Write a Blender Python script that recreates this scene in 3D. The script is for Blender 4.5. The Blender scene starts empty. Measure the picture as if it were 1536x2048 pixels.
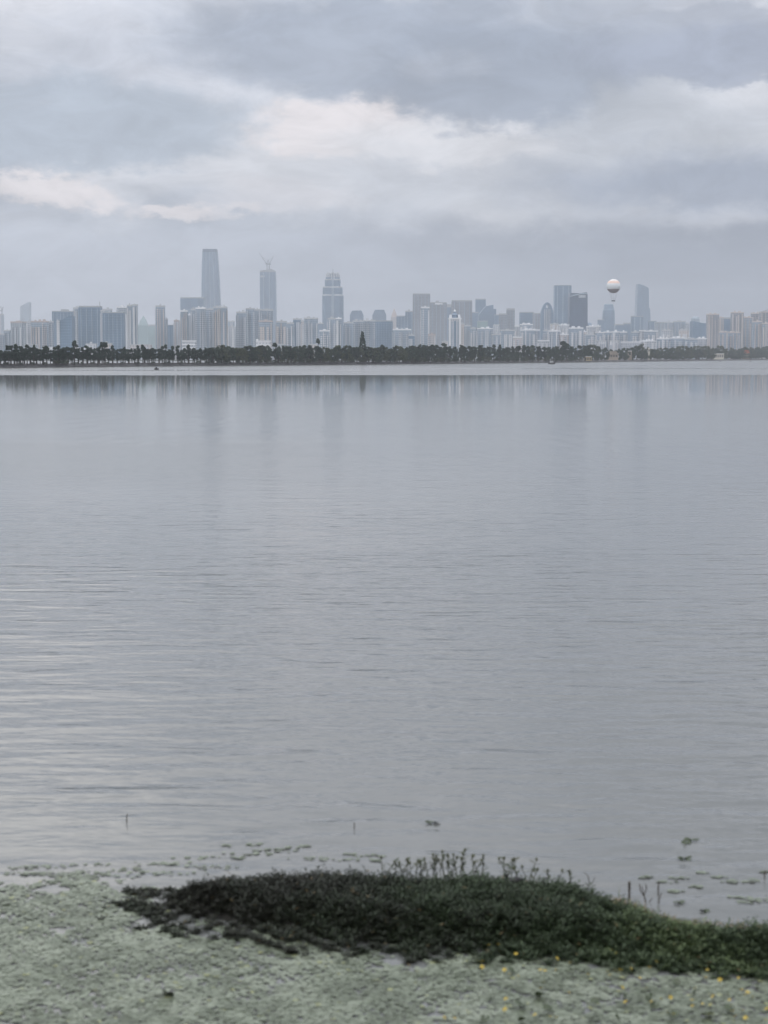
import bpy, math, random
import numpy as np

random.seed(7)
RNG = np.random.default_rng(11)
scene = bpy.context.scene
COL = scene.collection
R = math.radians

# ------------------------------------------------------------------ camera
F, CX, CY = 3500.0, 768.0, 1024.0        # focal length and centre in pixels of a 1536 x 2048 frame
HOR, CAM_H = 714.0, 5.0                  # horizon row, eye height above the lake
PITCH = math.atan((CY - HOR) / F)
cam_data = bpy.data.cameras.new('camera')
cam_data.sensor_fit = 'VERTICAL'
cam_data.sensor_height = 36.0
cam_data.lens = F / 2048.0 * 36.0
cam_data.clip_start = 0.1
cam_data.clip_end = 60000
cam_data.dof.use_dof = True
cam_data.dof.focus_distance = 400.0
cam_data.dof.aperture_fstop = 2.2
cam = bpy.data.objects.new('camera', cam_data)
COL.objects.link(cam)
cam.location = (0, 0, CAM_H)
cam.rotation_euler = (math.pi / 2 - PITCH, 0, 0)
scene.camera = cam

# ------------------------------------------------------------------ render settings
scene.render.engine = 'CYCLES'
scene.cycles.use_denoising = True
scene.cycles.max_bounces = 6
scene.cycles.volume_bounces = 0
scene.cycles.transparent_max_bounces = 8
scene.view_settings.view_transform = 'Standard'
scene.view_settings.look = 'None'
scene.view_settings.exposure = 0.17
scene.view_settings.gamma = 1.0


def lin(r, g, b):
    f = lambda c: ((c / 255.0 + 0.055) / 1.055) ** 2.4 if c > 10 else c / 255.0 / 12.92
    return (f(r), f(g), f(b))


# ------------------------------------------------------------------ node helper
class NT:
    def __init__(self, tree):
        self.t = tree
        self.n = tree.nodes
        self.l = tree.links

    def put(self, sock, v):
        if isinstance(v, bpy.types.NodeSocket):
            self.l.new(v, sock)
        elif v is not None:
            if hasattr(sock.default_value, '__len__'):
                v = tuple(v)
                if len(sock.default_value) == 4 and len(v) == 3:
                    v = v + (1.0,)
            sock.default_value = v

    def m(self, op, a, b=None, c=None, clamp=False):
        n = self.n.new('ShaderNodeMath')
        n.operation = op
        n.use_clamp = clamp
        for i, v in enumerate((a, b, c)):
            self.put(n.inputs[i], v)
        return n.outputs[0]

    def mix(self, f, a, b):
        n = self.n.new('ShaderNodeMix')
        n.data_type = 'RGBA'
        self.put(n.inputs[0], f)
        self.put(n.inputs[6], a)
        self.put(n.inputs[7], b)
        return n.outputs[2]

    def sep(self, v):
        n = self.n.new('ShaderNodeSeparateXYZ')
        self.l.new(v, n.inputs[0])
        return n.outputs

    def comb(self, x, y, z):
        n = self.n.new('ShaderNodeCombineXYZ')
        for i, v in enumerate((x, y, z)):
            self.put(n.inputs[i], v)
        return n.outputs[0]

    def noise(self, vec, scale, detail=3.0, rough=0.5, dist=0.0):
        n = self.n.new('ShaderNodeTexNoise')
        self.l.new(vec, n.inputs['Vector'])
        n.inputs['Scale'].default_value = scale
        n.inputs['Detail'].default_value = detail
        n.inputs['Roughness'].default_value = rough
        n.inputs['Distortion'].default_value = dist
        return n.outputs['Fac']

    def sstep(self, v, lo, hi, a=0.0, b=1.0):
        n = self.n.new('ShaderNodeMapRange')
        n.interpolation_type = 'SMOOTHSTEP'
        self.put(n.inputs['Value'], v)
        self.put(n.inputs['From Min'], lo)
        self.put(n.inputs['From Max'], hi)
        self.put(n.inputs['To Min'], a)
        self.put(n.inputs['To Max'], b)
        return n.outputs[0]


# ------------------------------------------------------------------ sky (world)
SUN_EL, SUN_AZ = 52.0, 215.0             # azimuth clockwise from +Y: behind the camera, to the left
world = bpy.data.worlds.new('World')
scene.world = world
world.use_nodes = True
W = NT(world.node_tree)
W.n.clear()
w_out = W.n.new('ShaderNodeOutputWorld')
w_bg = W.n.new('ShaderNodeBackground')
SKY_STRENGTH = 0.1
w_bg.inputs['Strength'].default_value = SKY_STRENGTH
W.l.new(w_bg.outputs[0], w_out.inputs['Surface'])
nish = W.n.new('ShaderNodeTexSky')
nish.sky_type = 'NISHITA'
nish.sun_disc = False
nish.sun_elevation = R(SUN_EL)
nish.sun_rotation = R(SUN_AZ)
tc = W.n.new('ShaderNodeTexCoord')
dx, dy, dz = W.sep(tc.outputs['Generated'])
az = W.m('MULTIPLY', W.m('ARCTAN2', dx, dy), 57.2958)
el = W.m('MULTIPLY', W.m('ARCSINE', dz), 57.2958)
cvec = W.comb(dx, dy, W.m('MULTIPLY', dz, 2.3))
n_big = W.noise(cvec, 7.0, 6.0, 0.55)
n_w1 = W.noise(cvec, 17.0, 9.0, 0.62)
n_w2 = W.noise(W.comb(W.m('ADD', dx, 5.3), dy, W.m('MULTIPLY', dz, 2.3)), 17.0, 9.0, 0.60)
n_w3 = W.noise(W.comb(dx, W.m('ADD', dy, 3.1), W.m('MULTIPLY', dz, 1.7)), 70.0, 5.0, 0.6)
n_w4 = W.noise(W.comb(dx, W.m('ADD', dy, 8.7), W.m('MULTIPLY', dz, 1.7)), 70.0, 5.0, 0.6)
waz = W.m('ADD', W.m('ADD', az, W.m('MULTIPLY', W.m('SUBTRACT', n_w1, 0.5), 4.6)), W.m('MULTIPLY', W.m('SUBTRACT', n_w3, 0.5), 1.5))
wel = W.m('ADD', W.m('ADD', el, W.m('MULTIPLY', W.m('SUBTRACT', n_w2, 0.5), 2.4)), W.m('MULTIPLY', W.m('SUBTRACT', n_w4, 0.5), 0.9))

SG = 1.04                                # radiance of the cloud colours


def skyc(r, g, b):
    c = lin(r, g, b)
    return tuple(x * SG * k / SKY_STRENGTH for x, k in zip(c, (1.0, 0.995, 0.985)))


# stratus sheet: grey and pale stretches
base = W.mix(W.sstep(n_big, 0.32, 0.70), skyc(160, 168, 182), skyc(224, 225, 231))


def deg(px, py):
    return (math.degrees(math.atan((px - CX) / F)), math.degrees(math.atan((CY - py) / F) - PITCH))


def cloud(col, px, py, rx, up, dn, soft, k, bright=1.0):
    """one cloud of the sheet, at its direction in the sky; px scaled radii, hard or soft underside"""
    global base
    a0, e0 = deg(px, py)
    s = 0.01637
    du = W.m('DIVIDE', W.m('SUBTRACT', waz, a0), rx * s)
    dv = W.m('SUBTRACT', wel, e0)
    dv = W.m('MAXIMUM', W.m('DIVIDE', dv, up * s), W.m('DIVIDE', dv, -dn * s))
    d = W.m('SQRT', W.m('ADD', W.m('MULTIPLY', du, du), W.m('MULTIPLY', dv, dv)))
    base = W.mix(W.sstep(d, 1.0, 1.0 - soft, 0.0, k), base, tuple(c * bright for c in skyc(*col)))


cloud((208, 212, 223), 330, 120, 560, 170, 190, 0.9, 0.75)
cloud((230, 231, 238), -100, -60, 620, 900, 190, 0.85, 0.9)
cloud((250, 248, 247), -150, -560, 800, 700, 430, 0.8, 0.95, 1.3)  # unseen cloud, suggested by the reflections, boosted to brighten the left water
cloud((198, 201, 209), 900, 330, 650, 130, 130, 0.8, 0.8)
cloud((181, 186, 195), 1330, 280, 420, 120, 120, 0.8, 0.8)
cloud((172, 182, 196), 120, 285, 470, 130, 68, 0.4, 0.92)
cloud((214, 213, 219), 560, 395, 250, 55, 45, 0.7, 0.7)
cloud((229, 223, 225), 110, 385, 190, 42, 48, 0.5, 0.95)
cloud((229, 223, 225), 345, 412, 110, 24, 24, 0.6, 0.9)
cloud((221, 217, 220), 475, 416, 60, 22, 20, 0.8, 0.7)
cloud((142, 152, 171), 1440, 385, 520, 110, 75, 0.75, 0.9)
cloud((229, 223, 225), 680, 250, 210, 85, 60, 0.45, 0.92)
cloud((219, 219, 224), 880, 285, 300, 80, 60, 0.6, 0.85)
cloud((157, 166, 182), 820, 95, 580, 130, 112, 0.45, 0.92)
cloud((150, 159, 175), 985, 155, 310, 120, 112, 0.32, 0.9)
cloud((150, 158, 174), 1420, 100, 330, 80, 92, 0.25, 0.8)
cloud((158, 166, 184), 1400, 120, 360, 60, 75, 0.6, 0.8)
cloud((196, 200, 211), 870, 140, 140, 45, 40, 0.95, 0.28)
cloud((172, 178, 191), 1350, 10, 420, 120, 80, 0.9, 0.7)
cloud((138, 145, 156), 1600, -480, 900, 560, 380, 0.85, 0.9)  # dark cloud added out of view, after the reflections, to dim the right water
# fine vapour texture over everything
fine = W.noise(cvec, 22.0, 9.0, 0.66, 0.6)
fgain = W.sstep(fine, 0.25, 0.75, 0.87, 1.13)
# low haze bank over the horizon: paler on the left, denser cloud on the right
low = W.mix(W.sstep(az, -11.0, 13.0), skyc(190, 196, 209), skyc(126, 133, 148))
base = W.mix(W.sstep(wel, 4.9, 3.6, 0.0, 0.96), base, low)
gain = W.m('MULTIPLY', fgain, W.m('ADD', 1.0, W.m('MULTIPLY', W.m('MAXIMUM', W.m('SUBTRACT', dz, 0.16), 0.0), 1.9)))
vm = W.n.new('ShaderNodeVectorMath')
vm.operation = 'SCALE'
W.l.new(base, vm.inputs[0])
W.l.new(gain, vm.inputs['Scale'])
W.l.new(W.mix(0.97, nish.outputs[0], vm.outputs[0]), w_bg.inputs['Color'])

# ------------------------------------------------------------------ sun behind the cloud
sun_data = bpy.data.lights.new('sun', 'SUN')
sun_data.energy = 0.7
sun_data.angle = R(20)
sun_data.color = (1.0, 0.97, 0.93)
sun = bpy.data.objects.new('sun', sun_data)
COL.objects.link(sun)
sun.rotation_euler = (R(90 - SUN_EL), 0, R(180 - SUN_AZ))
sun.location = (0, 0, 300)


# ------------------------------------------------------------------ pixel rays -> places in the world
CP, SP = math.cos(PITCH), math.sin(PITCH)


def ray(px, py):
    u, v = (px - CX) / F, (CY - py) / F
    return (u, CP + v * SP, -SP + v * CP)


def at(px, py, Y):
    d = ray(px, py)
    t = Y / d[1]
    return (d[0] * t, Y, CAM_H + d[2] * t)


def ground(px, py, z=0.0):
    d = ray(px, py)
    t = (z - CAM_H) / d[2]
    return (d[0] * t, d[1] * t, z)


# ------------------------------------------------------------------ materials
MATS = {}


def new_mat(name):
    m = bpy.data.materials.new(name)
    m.use_nodes = True
    t = NT(m.node_tree)
    return m, t, t.n['Principled BSDF']


def plain(name, col, rough=0.8, var=0.25, scale=1.5, metallic=0.0):
    if name in MATS:
        return MATS[name]
    m, t, p = new_mat(name)
    g = t.n.new('ShaderNodeTexCoord')
    n = t.noise(g.outputs['Object'], scale, 4.0, 0.6)
    c = t.mix(t.sstep(n, 0.25, 0.75), tuple(x * (1 - var) for x in col), tuple(min(1, x * (1 + var)) for x in col))
    t.put(p.inputs['Base Color'], c)
    p.inputs['Roughness'].default_value = rough
    p.inputs['Metallic'].default_value = metallic
    MATS[name] = m
    return m


def facade(name, wall, glass, floor=3.3, bay=3.6, gz=0.55, gx=0.6, grough=0.25, wrough=0.8):
    """wall with rows of windows in world metres: storeys too far away to tell apart singly"""
    if name in MATS:
        return MATS[name]
    m, t, p = new_mat(name)
    geo = t.n.new('ShaderNodeNewGeometry')
    x, y, z = t.sep(geo.outputs['Position'])
    fz = t.m('FRACT', t.m('DIVIDE', z, floor))
    fx = t.m('FRACT', t.m('DIVIDE', t.m('ADD', x, t.m('MULTIPLY', y, 0.37)), bay))
    win = t.m('MULTIPLY', t.m('LESS_THAN', fz, gz), t.m('LESS_THAN', fx, gx))
    n = t.noise(t.comb(t.m('MULTIPLY', x, 0.05), t.m('MULTIPLY', y, 0.05), t.m('MULTIPLY', z, 0.02)), 1.0, 4.0, 0.6)
    k = t.sstep(n, 0.25, 0.75, 0.86, 1.14)
    c = t.mix(win, wall, glass)
    s = t.n.new('ShaderNodeVectorMath')
    s.operation = 'SCALE'
    t.l.new(c, s.inputs[0])
    t.l.new(k, s.inputs['Scale'])
    t.put(p.inputs['Base Color'], s.outputs[0])
    t.put(p.inputs['Roughness'], t.m('ADD', wrough, t.m('MULTIPLY', win, grough - wrough)))
    MATS[name] = m
    return m


FAC = {
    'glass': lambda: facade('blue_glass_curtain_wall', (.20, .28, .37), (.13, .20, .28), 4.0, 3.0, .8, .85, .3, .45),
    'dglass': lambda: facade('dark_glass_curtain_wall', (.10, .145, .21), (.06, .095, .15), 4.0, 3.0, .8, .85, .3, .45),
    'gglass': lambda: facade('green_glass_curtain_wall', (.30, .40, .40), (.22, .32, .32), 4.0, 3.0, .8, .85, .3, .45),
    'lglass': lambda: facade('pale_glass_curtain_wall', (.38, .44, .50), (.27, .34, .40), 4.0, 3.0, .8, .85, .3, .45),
    'white': lambda: facade('white_rendered_wall', (.60, .60, .61), (.36, .40, .44), 3.1, 4.0, .45, .45),
    'pale': lambda: facade('pale_grey_rendered_wall', (.48, .50, .53), (.26, .30, .35), 3.1, 3.6, .5, .55),
    'grey': lambda: facade('mid_grey_wall', (.40, .43, .46), (.19, .24, .29), 3.3, 3.2, .55, .6),
    'brown': lambda: facade('taupe_stone_wall', (.33, .34, .37), (.17, .20, .24), 3.6, 3.0, .6, .6),
    'beige': lambda: facade('beige_rendered_wall', (.52, .475, .45), (.28, .29, .31), 3.1, 3.8, .45, .5),
    'pink': lambda: facade('pinkish_rendered_wall', (.53, .495, .49), (.31, .32, .34), 3.1, 3.8, .45, .5),
    'shade': lambda: facade('recessed_window_wall', (.36, .42, .48), (.22, .28, .35), 3.1, 2.4, .65, .75),  # windowed wall behind the bays, with their shade mixed into its colour
}
M_WHITE = plain('white_paint', (.74, .74, .75), 0.6, 0.06, 0.05)
M_CONC = plain('grey_concrete', (.40, .41, .42), 0.85, 0.15, 0.05)
M_DARKMETAL = plain('dark_steel', (.10, .12, .14), 0.5, 0.1, 0.5)
M_CRANE = plain('crane_steel', (.20, .22, .24), 0.5, 0.1, 0.5)
M_ROOF = plain('roof_plant', (.50, .51, .52), 0.8, 0.15, 0.05)
M_PINKCAP = plain('terracotta_cap', (.48, .42, .40), 0.8, 0.12, 0.05)
M_BEIGECAP = plain('sand_cap', (.56, .50, .47), 0.8, 0.1, 0.05)


# ------------------------------------------------------------------ object helpers
def tag(o, label=None, cat=None, group=None, kind=None):
    if label: o['label'] = label
    if cat: o['category'] = cat
    if group: o['group'] = group
    if kind: o['kind'] = kind
    return o


def empty(name, loc=(0, 0, 0), rz=0.0):
    o = bpy.data.objects.new(name, None)
    o.empty_display_size = 0.2
    COL.objects.link(o)
    o.location = loc
    o.rotation_euler = (0, 0, rz)
    return o


def link(name, mesh, parent=None, loc=None, scale=None, rot=None):
    o = bpy.data.objects.new(name, mesh)
    COL.objects.link(o)
    if parent: o.parent = parent
    if loc: o.location = loc
    if scale: o.scale = scale
    if rot: o.rotation_euler = rot
    return o


class MB:
    """collects boxes, tubes, lathes and prisms; build() links them as one mesh object"""

    def __init__(self):
        self.v, self.f = [], []

    def poly(self, vs, fs):
        o = len(self.v)
        self.v += [tuple(p) for p in vs]
        self.f += [tuple(i + o for i in f) for f in fs]
        return self

    def box(self, x0, x1, y0, y1, z0, z1, t=(0, 0, 0, 0)):
        a, b, c, d = t   # top insets x0 x1 y0 y1
        vs = [(x0, y0, z0), (x1, y0, z0), (x1, y1, z0), (x0, y1, z0),
              (x0 + a, y0 + c, z1), (x1 - b, y0 + c, z1), (x1 - b, y1 - d, z1), (x0 + a, y1 - d, z1)]
        return self.poly(vs, [(0, 3, 2, 1), (4, 5, 6, 7), (0, 1, 5, 4), (1, 2, 6, 5), (2, 3, 7, 6), (3, 0, 4, 7)])

    def prism(self, pts, y0, y1):
        """outline in x,z pushed from y0 to y1"""
        n = len(pts)
        vs = [(x, y0, z) for x, z in pts] + [(x, y1, z) for x, z in pts]
        fs = [tuple(range(n)), tuple(range(2 * n - 1, n - 1, -1))]
        for i in range(n):
            j = (i + 1) % n
            fs.append((i, i + n, j + n, j))
        return self.poly(vs, fs)

    def rings(self, rings, cap=True):
        n = len(rings[0])
        vs = [p for r in rings for p in r]
        fs = []
        for k in range(len(rings) - 1):
            for i in range(n):
                j = (i + 1) % n
                fs.append((k * n + i, k * n + j, (k + 1) * n + j, (k + 1) * n + i))
        if cap:
            fs.append(tuple(range(n - 1, -1, -1)))
            fs.append(tuple(range((len(rings) - 1) * n, len(rings) * n)))
        return self.poly(vs, fs)

    def lathe(self, prof, n=16, c=(0, 0)):
        return self.rings([[(c[0] + r * math.cos(2 * math.pi * i / n), c[1] + r * math.sin(2 * math.pi * i / n), z)
                            for i in range(n)] for r, z in prof])

    def tube(self, pts, rad, n=6):
        rr = []
        for k, p in enumerate(pts):
            a = np.array(pts[max(k - 1, 0)], float)
            b = np.array(pts[min(k + 1, len(pts) - 1)], float)
            t = b - a
            t /= (np.linalg.norm(t) + 1e-9)
            u = np.cross(t, (0, 1, 0) if abs(t[1]) < 0.9 else (1, 0, 0))
            u /= np.linalg.norm(u)
            w = np.cross(t, u)
            r = rad[k] if hasattr(rad, '__len__') else rad
            rr.append([tuple(np.array(p) + r * (u * math.cos(2 * math.pi * i / n) + w * math.sin(2 * math.pi * i / n)))
                       for i in range(n)])
        return self.rings(rr)

    def mesh(self, name, mat):
        me = bpy.data.meshes.new(name)
        me.from_pydata(self.v, [], self.f)
        me.materials.append(mat)
        me.update()
        return me

    def build(self, name, mat, parent=None, smooth=False, loc=None, rot=None):
        me = self.mesh(name, mat)
        if smooth:
            me.polygons.foreach_set('use_smooth', [True] * len(me.polygons))
        return link(name, me, parent, loc, None, rot)


CUBES = {}


def cube(name, mat, parent, x, y, z, sx, sy, sz):
    """a box standing on z with its centre at x, y: one shared mesh per material"""
    if mat.name not in CUBES:
        CUBES[mat.name] = MB().box(-.5, .5, -.5, .5, 0, 1).mesh('block_' + mat.name, mat)
    return link(name, CUBES[mat.name], parent, (x, y, z), (sx, sy, sz))


def np_mesh(name, verts, faces_flat, counts, mat, attr=None):
    me = bpy.data.meshes.new(name)
    nv, nl, nf = len(verts), len(faces_flat), len(counts)
    me.vertices.add(nv)
    me.vertices.foreach_set('co', np.asarray(verts, np.float32).ravel())
    me.loops.add(nl)
    me.loops.foreach_set('vertex_index', np.asarray(faces_flat, np.int32))
    me.polygons.add(nf)
    st = np.concatenate([[0], np.cumsum(counts)[:-1]]).astype(np.int32)
    me.polygons.foreach_set('loop_start', st)
    me.update(calc_edges=True)
    if attr is not None:
        a = me.attributes.new('tint', 'FLOAT', 'POINT')
        a.data.foreach_set('value', np.asarray(attr, np.float32))
    me.materials.append(mat)
    me.validate()
    return me


# ------------------------------------------------------------------ shoreline of the far bank (photo rows on the water plane)
SH_PX = [(-260, 738.5), (0, 736), (250, 733.2), (500, 731), (770, 728.8), (1000, 726.4), (1180, 724.4), (1340, 722.4),
         (1436, 721.2), (1536, 720.2), (1700, 719.2)]
SHORE = [ground(*p)[:2] for p in SH_PX]
SHX = np.array([p[0] for p in SH_PX], float)


def shore_at(px):
    """point on the far shore seen in column px, and unit vectors along and inland"""
    yv = np.interp(px, SHX, [p[1] for p in SH_PX])
    p = np.array(ground(px, yv)[:2])
    q = np.array(ground(px + 4, np.interp(px + 4, SHX, [a[1] for a in SH_PX]))[:2])
    t = (q - p) / np.linalg.norm(q - p)
    n = np.array((-t[1], t[0]))
    return p, t, n


# ------------------------------------------------------------------ lake
def water_material():
    m, t, p = new_mat('lake_water')
    geo = t.n.new('ShaderNodeNewGeometry')
    x, y, z = t.sep(geo.outputs['Position'])
    # ripples: short crests lying across the view, a longer swell, and wind patches that ruffle them
    v1 = t.comb(t.m('MULTIPLY', x, 0.95), t.m('MULTIPLY', y, 2.6), 0.0)
    v2 = t.comb(t.m('MULTIPLY', x, 0.30), t.m('MULTIPLY', y, 0.95), 3.0)
    r1 = t.noise(v1, 1.0, 3.0, 0.5, 0.3)
    r2 = t.noise(v2, 1.0, 2.0, 0.5, 0.4)
    patch = t.noise(t.comb(t.m('MULTIPLY', x, 0.02), t.m('MULTIPLY', y, 0.045), 0.0), 1.0, 3.0, 0.5)
    near = t.sstep(y, 130.0, 15.0)
    amp = t.m('MULTIPLY', t.sstep(patch, 0.3, 0.7, 0.5, 1.25), t.m('ADD', near, t.sstep(y, 65.0, 14.0, 0.0, 1.0)))
    h = t.m('MULTIPLY', t.m('ADD', t.m('MULTIPLY', r1, 0.023), t.m('MULTIPLY', r2, 0.034)), amp)
    # cross ripples farther out: they break up the mirrored skyline
    r3 = t.noise(t.comb(t.m('MULTIPLY', x, 0.8), t.m('MULTIPLY', y, 0.14), 9.0), 1.0, 3.0, 0.55)
    far = t.m('MULTIPLY', t.sstep(y, 30.0, 110.0), t.sstep(y, 270.0, 130.0))
    h = t.m('ADD', h, t.m('MULTIPLY', t.m('MULTIPLY', r3, 0.045), far))
    b = t.n.new('ShaderNodeBump')
    b.inputs['Strength'].default_value = 1.0
    b.inputs['Distance'].default_value = 1.0
    t.l.new(h, b.inputs['Height'])
    t.l.new(b.outputs[0], p.inputs['Normal'])
    # wind lanes: ruffled strip under the far bank, calm water, a ruffled tongue on the left
    wob = t.noise(t.comb(t.m('MULTIPLY', x, 0.006), t.m('MULTIPLY', y, 0.004), 0.0), 1.0, 4.0, 0.6)
    yw = t.m('ADD', y, t.m('MULTIPLY', t.m('SUBTRACT', wob, 0.5), 60.0))
    lane = t.sstep(yw, 470.0, 500.0)
    streak = t.noise(t.comb(t.m('MULTIPLY', x, 0.003), t.m('MULTIPLY', y, 0.02), 7.0), 1.0, 3.0, 0.55)
    lane = t.m('MULTIPLY', lane, t.sstep(streak, 0.34, 0.46))
    ly = t.m('ADD', y, t.m('MULTIPLY', t.m('SUBTRACT', patch, 0.5), 40.0))
    tongue = t.m('MULTIPLY', t.m('MULTIPLY', t.sstep(ly, 58.0, 70.0), t.sstep(ly, 118.0, 96.0)), t.sstep(x, 2.0, -9.0))
    ruf = t.m('MAXIMUM', lane, t.m('MULTIPLY', tongue, 0.25))
    calm = t.m('ADD', t.sstep(y, 290.0, 150.0, 0.05, 0.12), t.sstep(y, 110.0, 25.0, 0.0, -0.05))
    rough = t.m('ADD', calm, t.m('MULTIPLY', ruf, 0.18))
    t.put(p.inputs['Roughness'], rough)
    t.put(p.inputs['Base Color'], t.mix(t.sstep(patch, 0.3, 0.7), (.135, .139, .132), (.155, .159, .150)))
    p.inputs['IOR'].default_value = 1.38
    return m


M_WATER = water_material()
lake = MB().poly([(-6400, -150, 0), (6400, -150, 0), (6400, 12000, 0), (-6400, 12000, 0)], [(0, 1, 2, 3)]).build('lake_water', M_WATER)
tag(lake, kind='structure')

# ------------------------------------------------------------------ far bank (causeway) and city ground
M_BANK = plain('dark_stone_bank', (.075, .072, .070), 0.9, 0.45, 0.25)
M_LAND = plain('city_ground', (.16, .17, .15), 0.95, 0.3, 0.01)
BANK = 1.7


def bank_strip():
    n = 90
    rings = []
    for i in range(n + 1):
        px = -240 + (1690 + 240) * i / n
        p, t, nn = shore_at(px)
        depth = 26 if px < 1120 else 26 + (px - 1120) * 0.9
        j = 0.5 * math.sin(i * 1.7) + 0.35 * math.sin(i * 4.1)
        hh = BANK + 0.12 * math.sin(i * 2.3)
        prof = [(0 + j, -0.6), (0.3 + j, 0.35), (2.2 + j * .5, hh), (depth - 2.5, BANK + 0.1), (depth, -0.6)]
        rings.append([(p[0] + nn[0] * d, p[1] + nn[1] * d, z) for d, z in prof])
    m = MB()
    k = 5
    vs = [q for r in rings for q in r]
    fs = [(a * k + b, a * k + b + 1, (a + 1) * k + b + 1, (a + 1) * k + b) for a in range(n) for b in range(k - 1)]
    m.poly(vs, fs)
    o = m.build('shore_bank', M_BANK)
    tag(o, kind='structure')


bank_strip()
gpts = [(-6200, 2150), (-700, 2150), (-250, 2230), (120, 2330), (420, 2500), (700, 3050), (1300, 3200), (6200, 3200), (6200, 11900), (-6200, 11900)]
m = MB()
n = len(gpts)
m.poly([(x, y, 1.4) for x, y in gpts] + [(x, y, -0.5) for x, y in gpts],
       [tuple(range(n))] + [(i, i + n, (i + 1) % n + n, (i + 1) % n) for i in range(n)])
tag(m.build('city_ground', M_LAND), kind='structure')

# ------------------------------------------------------------------ buildings
GZ = 1.4


def span(x0, x1, D):
    a, b = at(x0, 660, D), at(x1, 660, D)
    return (a[0] + b[0]) / 2, b[0] - a[0]


def top_z(px, py, D):
    return at(px, py, D)[2]


def block(label, x0, x1, ytop, D, tone='pale', bays=0, btone='white', cap=None, yaw=None, cat='apartment block',
          rooms=1, band=False, group=None, name='apartment_block'):
    """a tower block: wall, proud balcony bays, parapet, roof rooms"""
    xc, w = span(x0, x1, D)
    h = top_z((x0 + x1) / 2, ytop, D) - GZ
    if yaw is None:
        yaw = random.uniform(-14, 14)
    yaw = R(yaw)
    # width seen = w*cos + d*sin
    dep = w * 0.75 if w < 40 else 28.0
    wb = max(w * 0.5, (w - dep * abs(math.sin(yaw))) / math.cos(yaw))
    o = empty(name, (xc, D, GZ), yaw)
    tag(o, label, cat, group)
    wall = FAC[tone]()
    capm = cap or M_ROOF
    ph = min(1.6 + 0.012 * h, h * 0.06)
    cube('wall', wall, o, 0, 0, 0, wb, dep, h - ph)
    pr = cube('parapet', capm, o, 0, 0, h - ph, wb + 0.5, dep + 0.5, ph)
    if rooms:
        for k in range(rooms):
            rx = (k + 0.5) / rooms - 0.5
            cube('roof_room', capm, o, rx * wb * 0.8, 0, h, wb * random.uniform(.12, .3) / max(1, rooms * .6), dep * 0.4, random.uniform(1.0, 2.6))
    if bays:
        bm = FAC[btone]()
        alt = FAC[{'white': 'pale', 'pale': 'white', 'grey': 'pale', 'beige': 'pink', 'pink': 'beige'}.get(btone, 'pale')]()
        # uneven rhythm of balcony stacks: wide and narrow, a few of the other colour, some stopping short
        cuts = [0.0]
        for k in range(bays):
            cuts.append(cuts[-1] + random.uniform(0.45, 1.6))
        for k in range(bays):
            a, b = cuts[k] / cuts[-1] - .5, cuts[k + 1] / cuts[-1] - .5
            fr = random.uniform(0.25, 0.72)
            off = random.uniform(0, 1 - fr)
            bx = (a + (b - a) * (off + fr / 2)) * wb
            drop = random.choice((1.0, 2.0, 3.5, 6.0, .12 * h))
            cube('balcony_bay', bm if random.random() < .72 else alt, o, bx, -dep / 2 - 0.9, 0, (b - a) * fr * wb, random.uniform(1.2, 2.6), h - ph - drop)
        side = -1 if yaw < 0 else 1
        cube('side_bay', bm, o, -side * (wb / 2 + 0.5), 0, 0, 1.0, dep * 0.4, h - ph - 3)
    if band:
        nb = band
        for k in range(nb):
            cube('floor_band', M_WHITE, o, 0, -dep / 2 - 0.3, (k + 1) * (h - ph) / (nb + 1), wb, 0.6, (h - ph) / (nb + 1) * 0.45)
    return o


def gtower(label, x0, x1, ytop, D, tone='glass', fins=0, cap=0.02, yaw=0, capm=None, rooms=0, name='office_tower', cat='office tower', sign=None):
    """glass tower: curtain wall, fins, crown band"""
    xc, w = span(x0, x1, D)
    h = top_z((x0 + x1) / 2, ytop, D) - GZ
    yaw = R(yaw)
    dep = w * 0.7
    wb = (w - dep * abs(math.sin(yaw))) / math.cos(yaw)
    o = empty(name, (xc, D, GZ), yaw)
    tag(o, label, cat)
    cube('curtain_wall', FAC[tone](), o, 0, 0, 0, wb, dep, h * (1 - cap))
    cube('crown_band', capm or M_CONC, o, 0, 0, h * (1 - cap), wb * 0.985, dep * 0.985, h * cap)
    for k in range(fins):
        bx = ((k + 0.5) / fins - 0.5) * wb
        cube('facade_fin', FAC['lglass'](), o, bx, -dep / 2 - 0.5, 0, wb / fins * 0.16, 1.0, h * (1 - cap) - 2)
    for k in range(rooms):
        cube('roof_room', M_CONC, o, random.uniform(-.3, .3) * wb, 0, h, wb * 0.2, dep * 0.3, h * 0.012 + 2)
    if sign:
        a, b, zf = sign
        cube('roof_sign', M_WHITE, o, (a + b) / 2 * wb, -dep / 2 - 0.6, h * zf, (b - a) * wb, 0.8, h * 0.025)
    return o


def outline_tower(label, pts, D, tone, depth, name='office_tower', cat='office tower', fins=()):
    """tower whose front outline is given by photo points at distance D"""
    P = [at(x, y, D) for x, y in pts]
    xc = sum(p[0] for p in P) / len(P)
    o = empty(name, (xc, D, GZ))
    tag(o, label, cat)
    prof = [(p[0] - xc, max(p[2] - GZ, 0)) for p in P]
    MB().prism(prof, -depth / 2, depth / 2).build('curtain_wall', FAC[tone](), o)
    for a, b in fins:
        A, B = at(a[0], a[1], D), at(b[0], b[1], D)
        MB().tube([(A[0] - xc, -depth / 2 - 1, max(A[2] - GZ, 0)), (B[0] - xc, -depth / 2 - 1, B[2] - GZ)], 1.6, 4).build('facade_fin', FAC['lglass'](), o)
    return o


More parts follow.
